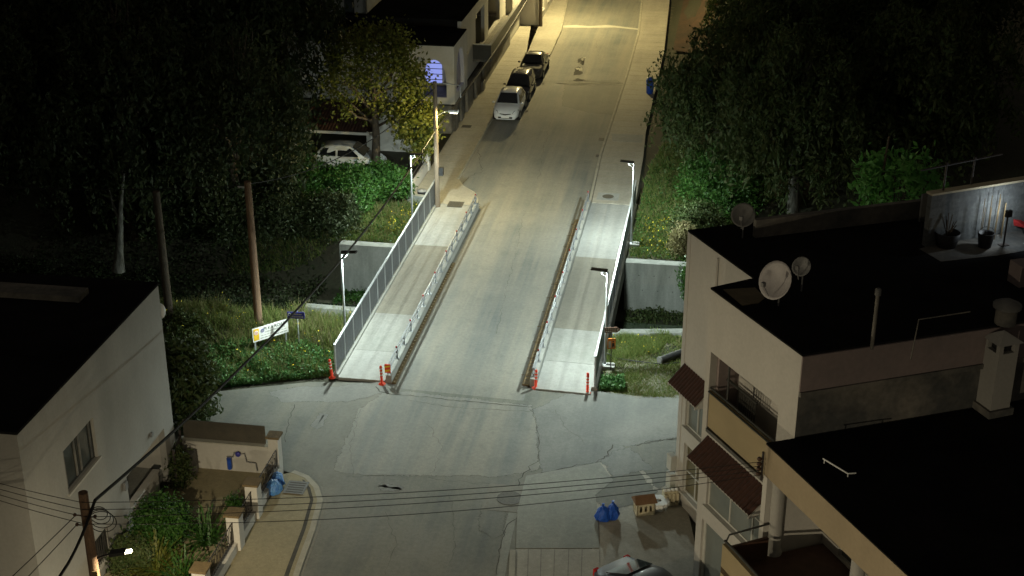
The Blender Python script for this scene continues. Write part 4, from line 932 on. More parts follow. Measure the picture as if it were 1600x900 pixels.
# meter boxes on the far edge
for k in range(2):
    q = c1-f1*.08+n1*.0
    mm_ = MB(); mm_.obox((l(q)[0]+n1[0]*.12, l(q)[1]+n1[1]*.12, .75+.75*k), (f1[0]*.16, f1[1]*.16, 0), (n1[0]*.1, n1[1]*.1, 0), (0, 0, .3)); mm_.build('meter_box', M['frame'], ap)
MB().obox((l(c1+f1*2.1+n1*.05)[0], l(c1+f1*2.1+n1*.05)[1], 8.0), (.03, 0, 0), (0, .03, 0), (0, 0, 2.2)).build('downpipe', M['plasterw'], ap)
# --- near terrace building
eN = np.array((.358, -.934)); nN = np.array((-.934, -.358)); A3 = np.array(P(1197, 692, 7.8)[:2])
tb = thing('terrace_house', 'tan banded house with a flat black roof over a columned terrace, nearest the camera', 'house', (A3[0], A3[1], 0))
l3 = lambda q, z=None: tuple(np.array(q[:2])-A3) if z is None else (*(np.array(q[:2])-A3), z)
A4 = A3+eN*14; B3 = A3+eR*18; B4 = A4+eR*18
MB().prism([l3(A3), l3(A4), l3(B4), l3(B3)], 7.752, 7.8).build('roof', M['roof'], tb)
MB().wall(l3(A3), l3(A4), 6.8, 7.751, .25).wall(l3(B3), l3(A3+eR*.26), 6.8, 7.751, .25).build('roof_band', M['plastert'], tb)
MB().prism([l3(A3+eN*.3+eR*.3), l3(A4+eR*.3), l3(B4), l3(B3+eN*.3)], 6.95, 7.1).build('soffit', M['plasterw'], tb)
bk0 = A3-nN*1.9+eN*.2; bk1 = A4-nN*1.9
ops = [(1.0, 2.2, 4.35, 6.5), (2.9, 4.1, 4.35, 6.5), (5.0, 8.0, 4.35, 6.5)]
MB().wall(l3(bk0), l3(bk1), 0, 6.95, .2, ops).build('terrace_wall', M['plasterw'], tb)
for o in ops: window(tb, l3(bk0), eN, nN, *o, .1, 2, 1, 'glass_pale', 'frame', False, .06)
MB().wall(l3(A3), l3(A4), -.1, 4.1, .25).build('front_wall', M['plasterw'], tb)
MB().wall(l3(B3-eN*0), l3(A3), -.1, 6.79, .24).build('side_wall', M['plasterw'], tb)
t0 = np.array((5.9, 33.75)); t1 = t0+eN*13
MB().prism([l3(t0), l3(t1), l3(bk1), l3(A3-nN*1.9+eN*.45)], 4.101, 4.3).build('terrace_floor', M['brown'], tb)
MB().wall(l3(t0), l3(t1), 3.9, 5.05, .14).build('terrace_parapet', M['plastery'], tb)
MB().wall(l3(A3-nN*.0+eN*.45), l3(t0+eN*.1-nN*.15), 4.302, 5.0, .1).build('terrace_end_wall', M['brown'], tb)
MB().tube([l3(t0-nN*.07, 5.13), l3(t0+eN*.6-nN*.07, 5.16), l3(t1-nN*.07, 5.16)], .04, 8).tube([l3(A3-nN*.25+eN*.3, 5.3), l3(t0-nN*.2, 5.3), l3(t0-nN*.1, 5.06)], .03, 6).build('terrace_rail', M['framedark'], tb)
for k, u in enumerate((.35, 4.3, 8.6)):
    q = A3+eN*u-nN*.32; MB().lathe([(.24, 4.3), (.24, 4.4), (.19, 4.42), (.19, 6.8)], 20, (*l3(q), 0)).build('column', M['plaster'], tb)
ins = thing('insulator_rack', 'row of dark insulators on the tan roof band corner where the four wires end', 'insulator', (A3[0]-.05, A3[1]+.02, 6.75), 0)
MB().box(-.03, .03, -.05, .02, -.15, .75).build('bracket', M['iron'], ins)
for k in range(4): MB().lathe([(.05, 0), (.08, .05), (.05, .1)], 8, (-.1, -.05, .5-.16*k)).build('insulator', M['brown'], ins)
# --- roof clutter
def rz_(u, v, z=HR+.06): return P(u, v, z)
def dish(label, u, v, D, yaw, tilt, mt, z=HR+.06):
    th = thing('satellite_dish', label, 'satellite dish', rz_(u, v, z), yaw, 'satellite dishes on the roof')
    MB().tube([(0, 0, 0), (0, 0, .75)], .025, 6).build('mast', M['grey'], th)
    pr = [(D*.5*x, D*.18*x*x) for x in np.linspace(.02, 1, 7)]; pr += [(r_, z_-.012) for r_, z_ in pr[::-1]]
    o = MB().lathe(pr, 24).build('reflector', M[mt], th); o.location = (0, -.05, .8); o.rotation_euler = (rad(90-tilt), 0, 0)
    o2 = MB().tube([(0, -.4*D, .45), (0, -.62*D, .85)], .015, 5).box(-.05, .05, -.68*D, -.58*D, .82, .95).build('feed_arm', M['grey'], th)
    return th
dish('large pale satellite dish standing near the roof edge of the apartment block', 1216, 478, 1.15, rad(-52), 25, 'dish')
dish('small pale satellite dish just behind the large one on the black roof', 1252, 455, .6, rad(-40), 30, 'grey')
dish('dark round satellite dish at the back roof edge', 1160, 372, .8, rad(-20), 30, 'plate')
rpm = thing('roof_pipe', 'thin upright grey pipe alone on the black roof', 'pipe', rz_(1362, 545), 0)
MB().tube([(0, 0, 0), (0, 0, 1.7)], .055, 8).build('shaft', M['grime'], rpm); MB().lathe([(.09, 1.62), (.09, 1.78), (.05, 1.82)], 10).build('cap', M['plate'], rpm)
th = thing('roof_bracket', 'thin bent rod rising above the end parapet', 'rod', rz_(1423, 562), 0); MB().tube([(0, 0, 0), (.08, 0, 1.2), (1.6, .5, 1.2)], .02, 6).build('rod', M['grime'], th)
th = thing('roof_patch_sheet', 'tan sheet lying in the corner of the black roof', 'sheet', rz_(1160, 462), 0)
MB().prism([tuple(np.array(P(u, v, HR)[:2])-np.array(P(1160, 462, HR)[:2])) for u, v in ((1130, 453), (1180, 450), (1195, 466), (1185, 474), (1160, 478))], 0, .02).build('sheet', M['roofpatch'], th)
ch = thing('chimney', 'square plastered chimney with a pyramid cap by the end parapet', 'chimney', tuple(np.array(P(1530, 626, 7.8))+np.array((.3*.62, -.954*.62, 0))), rad(20))
MB().box(-.42, .42, -.42, .42, 0, .22).build('base', M['grime'], ch); MB().box(-.33, .33, -.33, .33, .22, 2.0).build('stack', M['plaster'], ch)
for x in (-.26, .26):
    for y in (-.26, .26): MB().box(x-.07, x+.07, y-.07, y+.07, 2.0, 2.3).build('vent_post', M['plaster'], ch)
MB().box(-.18, .18, -.18, .18, 2.0, 2.28).build('flue', M['black'], ch)
MB().add([(-.42, -.42, 2.3), (.42, -.42, 2.3), (.42, .42, 2.3), (-.42, .42, 2.3), (0, 0, 2.58)], [(3, 2, 1, 0), (0, 1, 4), (1, 2, 4), (2, 3, 4), (3, 0, 4)]).build('cap', M['plaster'], ch)
th = thing('roof_vent', 'squat round vent beside the chimney on the black roof', 'vent', rz_(1570, 505), 0); MB().lathe([(.3, 0), (.3, .4), (.22, .5)], 14).build('drum', M['grime'], th); MB().lathe([(.4, .5), (.4, .6), (.1, .75)], 14).build('cap', M['plate'], th)
th = thing('roof_box', 'pale low block at the edge of the black roof', 'box', rz_(1600, 442), rad(17)); MB().box(-.4, .8, -.3, .3, 0, .7).build('body', M['purple'], th, bevel=.02)
th = thing('roof_rail', 'short pale metal rail bent at one end lying on the terrace house roof', 'rail', P(1307, 735, 7.82), rad(-55)); MB().tube([(-.5, 0, .12), (.4, 0, .1), (.48, .22, .08)], .022, 6).tube([(-.45, 0, .12), (-.45, 0, 0)], .018, 5).tube([(.4, 0, .1), (.4, 0, 0)], .018, 5).build('rail', M['white'], th)
# back parapet and block wall with work lamp
MB().prism([l(P(u, v, HR)) for u, v in ((1436, 392), (1500, 372), (1680, 343), (1690, 380), (1560, 402), (1470, 412))], HR+.061, HR+.075).build('lit_roof_patch', M['grime'], ap)  # paler sheet over the black roof: work lamp's pool of light put into colour
q0 = np.array(P(1180, 372, HR+.06)[:2]); q1 = np.array(P(1445, 340, HR+.06)[:2])
bp_ = thing('parapet', 'low stained parapet along the back edge of the black roof', 'wall', (q0[0], q0[1], HR+.06), 0)
MB().wall((0, 0), tuple(q1-q0), 0, .62, .2).build('wall_face', M['grime'], bp_)
w0 = np.array(P(1446, 386, HR+.06)[:2]); w1 = np.array(P(1680, 346, HR+.06)[:2])
bw = thing('block_wall', 'rough grey block wall on the roof, lit by a cold work lamp', 'wall', (w0[0], w0[1], HR+.06), 0)
MB().wall((0, 0), tuple(w1-w0), 0, 1.75, .2).build('wall_face', M['blockwall'], bw); MB().wall(tuple((w0-w0)-np.array((0, .03))), tuple(w1-w0-np.array((0, .03))), 1.752, 1.82, .3).build('coping', M['cream'], bw)
eW = (w1-w0)/np.linalg.norm(w1-w0); nW = np.array((eW[1], -eW[0]))
lp = np.array(P(1527, 362, HR+.06)[:2])+nW*1.3
wk = thing('work_lamp', 'small bright work lamp on a short stand in front of the block wall', 'lamp', (lp[0], lp[1], HR+.06), math.atan2(eW[1], eW[0]))
MB().tube([(0, 0, 0), (0, 0, 1.0)], .03, 6).box(-.15, .15, -.1, .1, 0, .04).build('stand', M['iron'], wk); hd = MB().box(-.1, .1, -.08, .04, 1.0, 1.22).build('lamp_head', M['black'], wk)
MB().box(-.08, .08, .041, .05, 1.02, 1.2).build('lamp_glass', M['lens'], hd)
l_ = bpy.data.lights.new('lamp_light', 'POINT'); l_.energy = 24; l_.color = (.82, .93, 1); l_.shadow_soft_size = .05
o = bpy.data.objects.new('lamp_light', l_); COL.objects.link(o); o.parent = wk; o.location = (.12, .1, 1.12)
rb = thing('rebar_bundle', 'row of upright rusty reinforcing bars in front of the lit block wall', 'bars', P(1547, 376, HR+.06), math.atan2(eW[1], eW[0]))
m = MB()
for k in range(8): m.tube([(k*.14-.4, (k % 2)*.2, 0), (k*.14-.4+random.uniform(-.03, .03), (k % 2)*.2, random.uniform(1.1, 1.6))], .013, 5)
m.build('bars', M['rust'], rb)
th = thing('bucket', 'black bucket on the lit patch of roof', 'bucket', P(1538, 386, HR+.06), 0); MB().lathe([(.2, 0), (.27, .5), (.25, .5), (.19, .05)], 14).build('tub', M['black'], th); MB().tube([(.26*math.cos(q), 0, .5+.2*math.sin(q)) for q in np.linspace(0, PI, 9)], .01, 4).build('handle', M['iron'], th)
th = thing('planter', 'dark round tub with a dry plant on the roof', 'planter', P(1478, 385, HR+.06), 0); MB().lathe([(.3, 0), (.42, .5), (.38, .5), (.3, .1)], 14).build('tub', M['black'], th)
m = MB()
for k in range(9): m.tube([(0, 0, .3), (random.uniform(-.3, .3), random.uniform(-.3, .3), random.uniform(.8, 1.2))], .015, 4)
m.build('stems', M['bark'], th)
th = thing('barrow', 'small red trolley with black wheels on the lit roof', 'trolley', P(1588, 360, HR+.06), rad(-25))
MB().add([(-.35, -.2, .25), (.35, -.2, .2), (.35, .2, .2), (-.35, .2, .25), (-.45, -.25, .6), (.1, -.25, .38), (.1, .25, .38), (-.45, .25, .6)], [(0, 3, 2, 1), (4, 5, 6, 7), (0, 1, 5, 4), (1, 2, 6, 5), (2, 3, 7, 6), (3, 0, 4, 7)]).build('tray', M['redp'], th)
for x, y in ((-.3, -.24), (.35, -.24), (-.3, .24), (.35, .24)): MB().tube([(x, y-.05, .14), (x, y+.05, .14)], .14, 12).build('wheel', M['tyre'], th)
MB().box(.36, 1.0, -.03, .03, .22, .27).build('handle', M['grey'], th)
for (u, v, lab) in ((1462, 380, 'slim upright post by the pale board'), (1505, 370, 'slim upright post before the lit block wall')):
    th = thing('rail_post', lab, 'post', P(u, v, HR+.06), 0, 'posts of the roof rail'); MB().tube([(0, 0, 0), (.03, 0, 2.7)], .035, 6).build('shaft', M['iron'], th); MB().lathe([(.05, 2.68), (.05, 2.74)], 8, (.03, 0, 0)).build('cap', M['iron'], th)
a_ = np.array(P(1462, 380, HR+.06)); b_ = np.array(P(1505, 370, HR+.06)); d_ = (b_-a_)
tag(MB().tube([a_-d_*.9+np.array((.03, 0, 2.66)), b_+d_*1.0+np.array((.03, 0, 2.66))], .03, 6).build('top_rail', M['iron']), 'long thin top rail carried by two slim posts above the roof', 'rail')
th = thing('board', 'pale rectangular board leaning at the end of the low parapet', 'board', P(1449, 366, HR+.06), math.atan2(eW[1], eW[0])); MB().box(-.4, .35, -.04, .04, .5, 1.45).build('panel', M['plate'], th); MB().box(-.3, -.25, -.02, .02, 0, .5).build('leg', M['iron'], th); MB().box(.2, .25, -.02, .02, 0, .5).build('leg', M['iron'], th)
# --- arched house up the street
ah = thing('arched_house', 'pale house with arched corner loggia glowing blue and a long dark balcony', 'house', W(33, -6.45, 0), RZ)
def arch_wall(m, a, e, u0, u1, z0, z1, arcs, th_, nin):
    a = np.array(a); e = np.array(e); nin = np.array(nin)
    us = sorted({u0, u1, *[x for c, w, zs, zt in arcs for x in np.linspace(c-w, c+w, 17)]})
    for i in range(len(us)-1):
        ua, ub = us[i], us[i+1]; um = (ua+ub)/2; lo = lo2 = z0
        for c, w, zs, zt in arcs:
            if c-w < um < c+w:
                fz = lambda u: zs+(zt-zs)*math.sqrt(max(0, 1-((u-c)/w)**2)); lo, lo2 = fz(ua), fz(ub)
        p = [a+e*ua, a+e*ub, a+e*ub+nin*th_, a+e*ua+nin*th_]
        m.add([(*p[0], lo), (*p[1], lo2), (*p[2], lo2), (*p[3], lo), (*p[0], z1), (*p[1], z1), (*p[2], z1), (*p[3], z1)],
              [(3, 2, 1, 0), (4, 5, 6, 7), (0, 1, 5, 4), (1, 2, 6, 5), (2, 3, 7, 6), (3, 0, 4, 7)])
    return m
m = MB(); arch_wall(m, (-10, 0), (1, 0), 0, 10, 1.9, 5.57, [(8.75, .75, 3.4, 4.7)], .25, (0, 1)); 
for u in (): pass
m.build('arch_front', M['plasterw'], ah)
m = MB(); arch_wall(m, (0, .26), (0, 1), 0, 4.04, 1.9, 5.57, [(1.75, 1.3, 3.3, 5.0)], .25, (-1, 0)); m.build('arch_side', M['plasterw'], ah)
MB().box(-2.05, -.5, .02, .2, 1.9, 2.3).box(-.2, -.02, .7, 3.3, 1.9, 2.4).build('arch_parapet', M['plasterw'], ah)
MB().box(-10, 0, 0, 4.3, 5.575, 5.65).build('roof', M['roof'], ah)
MB().box(-2.9, -.26, .26, 4.2, 1.75, 1.89).build('loggia_floor', M['grime'], ah)
MB().box(-3.1, -2.9, .26, 4.2, 1.9, 5.5).box(-2.9, -.26, 4.04, 4.2, 1.9, 5.5).build('loggia_wall', M['plaster'], ah)
wn = MB().box(-2.8, -1.5, 3.96, 4.02, 2.0, 4.1).build('window', M['frame'], ah)
MB().box(-2.7, -1.6, 3.93, 3.955, 2.1, 4.0).build('pane', M['window_lit'], wn)
for k in range(5): MB().box(-2.75, -1.55, 3.9, 3.926, 2.3+k*.36, 2.34+k*.36).build('shelf', M['framedark'], wn)
l_ = bpy.data.lights.new('lamp_light', 'POINT'); l_.energy = 12; l_.color = (.4, .5, 1); l_.shadow_soft_size = .15
o = bpy.data.objects.new('lamp_light', l_); COL.objects.link(o); o.parent = ah; o.location = (-1.7, 2.0, 4.3)
MB().lathe([(.12, 4.4), (.16, 4.52), (.05, 4.7)], 10, (-1.7, 2.0, 0)).tube([(-1.7, 2, 4.7), (-1.7, 2, 5.57)], .015, 5).build('hanging_lamp', M['window_lit'], ah)
m = MB().wall((-10, .12), (0, .12), -.1, 1.74, .25).wall((0, .12), (0, 22), -.1, 1.74, .25, [(1.0, 2.2, -.1, 1.6), (3.0, 4.2, -.1, 1.6), (6.2, 7.4, -.1, 1.6), (9.2, 10.4, -.1, 1.6)])
m.build('lower_wall', M['grime'], ah)
m = MB()
for y in (1.12, 3.12, 6.32, 9.32): m.box(-.24, -.16, y, y+1.2, -.1, 1.6)
m.build('doors', M['black'], ah)
MB().wall((-.35, 4.31), (-.35, 22), 1.75, 6.1, .25, [(1.0, 1.9, 3.6, 5.0), (5.0, 8.5, 2.7, 5.3), (10, 15, 2.7, 5.3)]).build('upper_wall', M['plasterw'], ah); MB().wall((-12, 4.31), (-.61, 4.31), 4.0, 6.1, .2).build('roof_upstand', M['roof'], ah)
window(ah, (-.35, 4.31), (0, 1), (1, 0), 1.0, 1.9, 3.6, 5.0, .1, 2, 1, 'glass', 'white')
MB().box(-2.4, -2.2, 9, 20, 2.6, 5.4).build('recess_wall', M['plate'], ah)
MB().box(-12, -.3, 4.28, 22, 6.102, 6.2).box(-12, -9.9, 0, 4.3, 6.102, 6.2).build('roof', M['roof'], ah)
MB().box(-12, -10, 0, 22, -.1, 6.1).build('rear_block', M['plaster'], ah)
MB().box(-.34, .9, 8.2, 21, 2.45, 2.6).build('balcony_slab', M['grime'], ah)
MB().box(.8, .9, 8.2, 21, 2.6, 3.6).box(-.34, .8, 8.2, 8.3, 2.6, 3.6).build('balcony_parapet', M['framedark'], ah)
MB().box(.76, .94, 8.16, 21, 3.602, 3.66).box(-.34, .76, 8.16, 8.34, 3.602, 3.66).build('balcony_coping', M['frame'], ah)
MB().box(-.3, .2, 9.2, 9.9, -.1, .75).build('ac_unit', M['plate'], ah)
# --- tiled carport
cpz = thing('carport', 'low carport roofed with ribbed brown tiles behind the lit tree', 'carport', W(24.6, -14.6, 0), RZ)
m = MB()
for i in range(24):
    x = i*.2; q = []
    for j in range(2):
        for th_ in np.linspace(0, PI, 6): q.append((x+.1-.1*math.cos(th_), .8+j*3.2, 2.3+j*.8+.06*math.sin(th_)))
    m.add(q, [(t, t+1, 6+t+1, 6+t) for t in range(5)], True)
m.build('roof', M['tile'], cpz); MB().box(-.1, 4.9, .75, .82, 2.15, 2.3).build('fascia', M['plasterw'], cpz)
for x in (0, 4.75): MB().box(x, x+.12, .85, .97, 0, 2.2).build('post', M['plasterw'], cpz)
th = thing('garden_wall', 'plain pale wall behind the trunk of the lit tree', 'wall', W(29.2, -11.2, 0), RZ); MB().box(0, 2.8, 0, .2, -.1, 2.2).build('wall_face', M['plasterw'], th); MB().box(-.03, 2.83, -.03, .23, 2.202, 2.26).build('coping', M['plaster'], th)
# --- pale building behind, and white house at the top of the street
db = thing('pale_house', 'tall pale house with one narrow dark window, mostly hidden behind the dark trees', 'house', W(38, -16.6, 0), RZ)
MB().wall((0, 0), (3.4, 0), -.1, 9, .25, [(1.9, 2.6, 5.8, 7.6)]).wall((3.4, 0), (3.4, 8), -.1, 9, .25).wall((0, 8), (0, 0), -.1, 9, .25).wall((3.4, 8), (0, 8), -.1, 9, .25).build('wall', M['plaster'], db); MB().box(-.05, 3.45, -.05, 8.05, 9.002, 9.1).build('roof', M['roof'], db)
window(db, (0, 0), (1, 0), (0, -1), 1.9, 2.6, 5.8, 7.6, .12, 1, 1, 'glass', 'framedark')
wh = thing('white_house', 'white walled house with a balcony by the grey pole up the street', 'house', W(61.4, -5.15, 0), RZ)
MB().wall((-1.2, 0), (0, 0), -.1, 6.5, .25).wall((0, 0), (0, 12), -.1, 6.5, .25, [(2, 3.2, .8, 2.2), (5.5, 6.7, .8, 2.2)]).wall((-8, 12), (-8, 0), -.1, 6.5, .25).wall((0, 12), (-8, 12), -.1, 6.5, .25).wall((-8, 0), (-1.2, 0), -.1, 6.5, .25, [(3, 5.5, 2.9, 5.2)]).build('wall', M['plasterw'], wh)
MB().box(-8.05, .05, -.05, 12, 6.502, 6.6).build('roof', M['roof'], wh)
MB().box(-4.5, -1.25, -5.5, 0, 2.3, 2.45).build('balcony_slab', M['plaster'], wh); MB().box(-1.35, -1.25, -5.5, -.02, 2.45, 3.4).box(-4.5, -1.35, -5.5, -5.4, 2.45, 3.4).build('balcony_parapet', M['plasterw'], wh)
MB().box(-8, -1.5, -6.2, -.05, -.1, 2.2).build('ground_floor', M['plaster'], wh)
for y in (2, 5.5): window(wh, (0, 0), (0, 1), (1, 0), y, y+1.2, .8, 2.2, .1, 2, 1, 'glass', 'frame')
rw_ = thing('stone_pier', 'lit remnant of a rough stone wall standing in the dark trees', 'wall', W(61.5, 9.4, .8), RZ)
m = MB()
for i in range(7):
    m.box(-.6+random.uniform(-.08, .08), .5+random.uniform(-.1, .1), 0, .5, i*.45, i*.45+.44)
m.build('masonry', M['clay'], rw_, bevel=.05)
hm = MB(); xs = np.linspace(6.0, 20, 22); ys = np.linspace(55, 95, 26)
hm.v = [(x, y, .15+2.6*float(sstep(6, 9.5, x))*float(sstep(55, 66, y))+random.uniform(-.12, .12)) for y in ys for x in xs]
hm.f = [(i*22+j, i*22+j+1, (i+1)*22+j+1, (i+1)*22+j) for i in range(25) for j in range(21)]; hm.m = [0]*len(hm.f); hm.sm = [True]*len(hm.f)
struct('hillside', hm, M['earth'])
# ------------------------------------------------------------------ vegetation
def crown_clusters(K, c, R, n, sig, shell=.75):
    d = rdir(K, .25); r = RNG.uniform(shell, 1.0, K)**.7
    cen = np.array(c)+d*np.array(R)*r[:, None]
    pts = np.repeat(cen, n, 0)+RNG.normal(size=(K*n, 3))*sig
    return cen, pts
def limbs(m, base, top, cens, r0, n):
    base = np.array(base, float); top = np.array(top, float)
    mid = (base+top)/2+RNG.normal(size=3)*.15
    m.tube([base, mid, top], [r0, r0*.75, r0*.5], 9)
    for c in cens[:n]:
        st = base+(top-base)*random.uniform(.55, 1); md = (st+c)/2+RNG.normal(size=3)*.3
        m.tube([st, md, c], [r0*.32, r0*.2, .02], 6)
def tree(label, loc, kind='broad', Hc=5.0, R=(3.5, 3.5, 3.2), K=240, n=70, sig=.32, size=.22, mt='leaf', bark='bark', trunk_top=None, r0=.22, group=None, name='tree', off=(0, 0), lobe=None):
    th = thing(name, label, 'tree', loc, random.uniform(0, 6), group); th.rotation_euler[2] = 0
    c = (off[0], off[1], Hc)
    if kind == 'weep':
        G = K//9; gd = rdir(G, .45); gc = gd*RNG.uniform(.5, 1, G)[:, None]; d = np.repeat(gc, 9, 0)+RNG.normal(size=(G*9, 3))*.1; K = G*9; st = np.array(c)+d*np.array(R)
        ln = RNG.uniform(.5, 2.1, K)*R[2]/3.4; q = np.linspace(0, 1, n)
        out = d.copy(); out[:, 2] = 0
        pts = st[:, None, :]+out[:, None, :]*(.5*np.sqrt(q))[None, :, None]+np.stack([0*q, 0*q, -q], 1)[None]*ln[:, None, None]
        pts = pts+(RNG.normal(size=(K, 1, 3))*np.array((.28, .28, .1)))*q[None, :, None]; pts = pts.reshape(-1, 3)+RNG.normal(size=(K*n, 3))*.13
        pts[:, 2] = np.maximum(pts[:, 2], .15)
        tang = RNG.normal(size=(K*n, 3))*.55; tang[:, 2] -= .8
        cen = st
        cen = st
        l1, l2 = np.exp(RNG.normal(0, .4, K*n))*size, np.exp(RNG.normal(0, .3, K*n))*size*.42
    else:
        cen, pts = crown_clusters(K, c, R, n, sig)
        if lobe:
            ce2, p2 = crown_clusters(lobe[2], lobe[0], lobe[1], n, sig*.8); pts = np.concatenate([pts, p2]); K += lobe[2]
        tang = rdir(K*n, -.15); l1, l2 = RNG.uniform(.7, 1.3, K*n)*size, RNG.uniform(.7, 1.3, K*n)*size*.6
    cards('crown', pts, tang, rdir(len(pts), .3), l1, l2, M[mt], th)
    m = MB(); limbs(m, (0, 0, -.3), (off[0]*.7, off[1]*.7, trunk_top or Hc), cen[:16], r0, 12); m.build('trunk', M[bark], th)
    return th
def at(s, t, z=0): return W(s, t, z)
# the lit tree
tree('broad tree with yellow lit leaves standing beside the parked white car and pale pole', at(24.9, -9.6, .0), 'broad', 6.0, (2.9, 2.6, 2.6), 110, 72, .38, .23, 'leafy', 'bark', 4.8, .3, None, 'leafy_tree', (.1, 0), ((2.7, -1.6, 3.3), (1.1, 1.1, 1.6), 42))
# weeping trees on the right of the street
G1 = 'weeping trees on the verge past the stream'
wp0 = tree('weeping tree nearest the pavement, its fringe lit green by the lamp post', at(26.0, 10.0), 'weep', 5.0, (3.5, 3.6, 3.7), 700, 30, .3, .26, 'leafw', 'barkpale', 6.5, .3, G1, 'weeping_tree')
wp1 = tree('weeping tree beside the blue bin, leaning over the far pavement', at(38.5, 12.4), 'weep', 5.4, (2.9, 3.4, 3.8), 620, 30, .3, .26, 'leafw', 'barkpale', 6.5, .28, G1, 'weeping_tree')
for (s, t, k, rz, sc_, lab) in ((20.5, 14.2, 0, 1.0, 1.15, 'weeping tree between the lit verge and the dark roof edge'), (31.5, 14.5, 0, 2.2, 1.25, 'tall weeping tree with bare pale branches behind the lit fringe'), (50, 12.0, 1, 3.0, 1.0, 'dark weeping tree past the blue bin below the stone pier'),
                              (42, 15, 1, .5, 1.35, 'dark tree showing thin pale limbs deep in the wood'), (24.5, 20.5, 0, 4.0, 1.3, 'dark weeping tree rising behind the low stained parapet'), (36, 22, 0, 5.0, 1.5, 'very dark tall tree above the small bright sapling')):
    dup(wp0 if k == 0 else wp1, at(s, t, .3), rz, lab, sc_)
# bare pale limbs
bl = MB()
def limb(px_, s, r0):
    y0 = at(s, 12)[1]; pts = []
    for (u, v) in px_:
        fw = F*cp-(v-450)*sp; dn = F*sp+(v-450)*cp; k = y0/fw; pts.append(((u-800)*k, y0, H-dn*k))
    bl.tube(pts, [r0*(1-.75*i/(len(pts)-1)) for i in range(len(pts))], 6)
for q in ([(1165, 210), (1148, 182), (1120, 172), (1108, 160), (1085, 162)], [(1120, 172), (1105, 170), (1090, 172)], [(1148, 182), (1135, 195), (1128, 205)]): limb(q, 29.5, .085)
tag(bl.build('bare_branches', M['barkpale']), 'bare pale forked branch showing among the dark leaves by the lit fringe', 'branch')
bl = MB()
for q in ([(1290, 140), (1281, 60), (1284, 40), (1275, 25), (1254, 16)], [(1284, 47), (1300, 35), (1320, 28), (1345, 30)], [(1292, 80), (1270, 70), (1255, 60)], [(1281, 60), (1260, 45), (1235, 45)]): limb(q, 38.5, .1)
tag(bl.build('bare_branches', M['barkpale']), 'bare pale spreading branches high in the dark wood', 'branch')
# dark wood on the left
G2 = 'dark trees along the stream'
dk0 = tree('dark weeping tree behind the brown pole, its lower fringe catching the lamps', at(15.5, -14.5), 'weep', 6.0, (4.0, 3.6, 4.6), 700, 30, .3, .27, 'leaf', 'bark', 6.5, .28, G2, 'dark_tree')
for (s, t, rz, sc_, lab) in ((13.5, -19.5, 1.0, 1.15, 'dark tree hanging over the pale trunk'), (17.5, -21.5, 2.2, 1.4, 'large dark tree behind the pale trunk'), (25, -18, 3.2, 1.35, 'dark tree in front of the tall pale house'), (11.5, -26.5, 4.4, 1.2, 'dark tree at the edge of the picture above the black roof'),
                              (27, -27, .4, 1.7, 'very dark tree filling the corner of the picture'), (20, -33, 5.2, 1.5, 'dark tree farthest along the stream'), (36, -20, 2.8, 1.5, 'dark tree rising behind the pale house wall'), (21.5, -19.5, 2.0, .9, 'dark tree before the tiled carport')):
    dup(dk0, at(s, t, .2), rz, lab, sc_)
tr = thing('bare_tree', 'mottled white tree trunk standing alone in the dark behind the flat roof', 'tree', at(9.3, -18.6, .2), 0)
MB().tube([(-.15, 0, -.3), (0, 0, .6), (.2, 0, 2.0), (.3, .1, 3.0), (.55, .5, 4.6)], [.34, .2, .15, .11, .05], 12).build('trunk', M['barkpale'], tr)
MB().tube([(.25, 0, 2.3), (-.1, .3, 3.0), (-.3, .6, 3.8)], [.1, .07, .03], 8).build('limb', M['barkpale'], tr)
# bushes
def bush(label, loc, R, K, n, sig, size, mt, group=None, name='bush', cz=.6, cat='bush', updir=.4):
    th = thing(name, label, cat, loc, 0, group)
    d = rdir(K, .5); cen = np.array((0, 0, R[2]*cz))+d*np.array(R)*RNG.uniform(.35, 1, K)[:, None]; cen[:, 2] = np.maximum(cen[:, 2], .1)
    pts = np.repeat(cen, n, 0)+RNG.normal(size=(K*n, 3))*sig; pts[:, 2] = np.maximum(pts[:, 2], .03)
    cards('foliage', pts, rdir(K*n, updir), rdir(K*n, .3), RNG.uniform(.7, 1.3, K*n)*size, RNG.uniform(.7, 1.3, K*n)*size*.4, M[mt], th)
    m = MB()
    for c in cen[:9]: m.tube([(RNG.normal()*.06, RNG.normal()*.06, -.1), c*.5+np.array((0, 0, .1)), c], [.04, .03, .012], 5)
    m.build('stems', M['bark'], th); return th
G3 = 'bushes beside the parked white car'
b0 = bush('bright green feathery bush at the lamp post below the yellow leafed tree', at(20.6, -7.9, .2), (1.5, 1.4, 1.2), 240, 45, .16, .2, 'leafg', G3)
for (s, t, rz, sc_, lab) in ((19.3, -9.6, 1.2, 1.15, 'green feathery bush in front of the parked white car'), (18.6, -11.6, 2.4, 1.25, 'dark green bush left of the feathery one, before the parked car'), (18.4, -9.4, 4.4, 1.05, 'darker bush in the front of the clump above the concrete wall'), (20.4, -13.3, 3.5, 1.2, 'dark bush under the carport end'), (16.8, -11.7, 5.0, 1.0, 'low dark bush on the far bank of the stream')):
    dup(b0, at(s, t, .25), rz, lab, sc_)
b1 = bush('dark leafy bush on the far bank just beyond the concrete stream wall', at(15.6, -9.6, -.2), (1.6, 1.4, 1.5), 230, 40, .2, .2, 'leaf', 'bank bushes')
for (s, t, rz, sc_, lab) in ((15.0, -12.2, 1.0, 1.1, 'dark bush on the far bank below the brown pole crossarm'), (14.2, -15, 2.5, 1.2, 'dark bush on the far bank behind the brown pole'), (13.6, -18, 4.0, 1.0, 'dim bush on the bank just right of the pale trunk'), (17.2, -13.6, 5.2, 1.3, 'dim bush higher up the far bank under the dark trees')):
    dup(b1, at(s, t, .0), rz, lab, sc_)
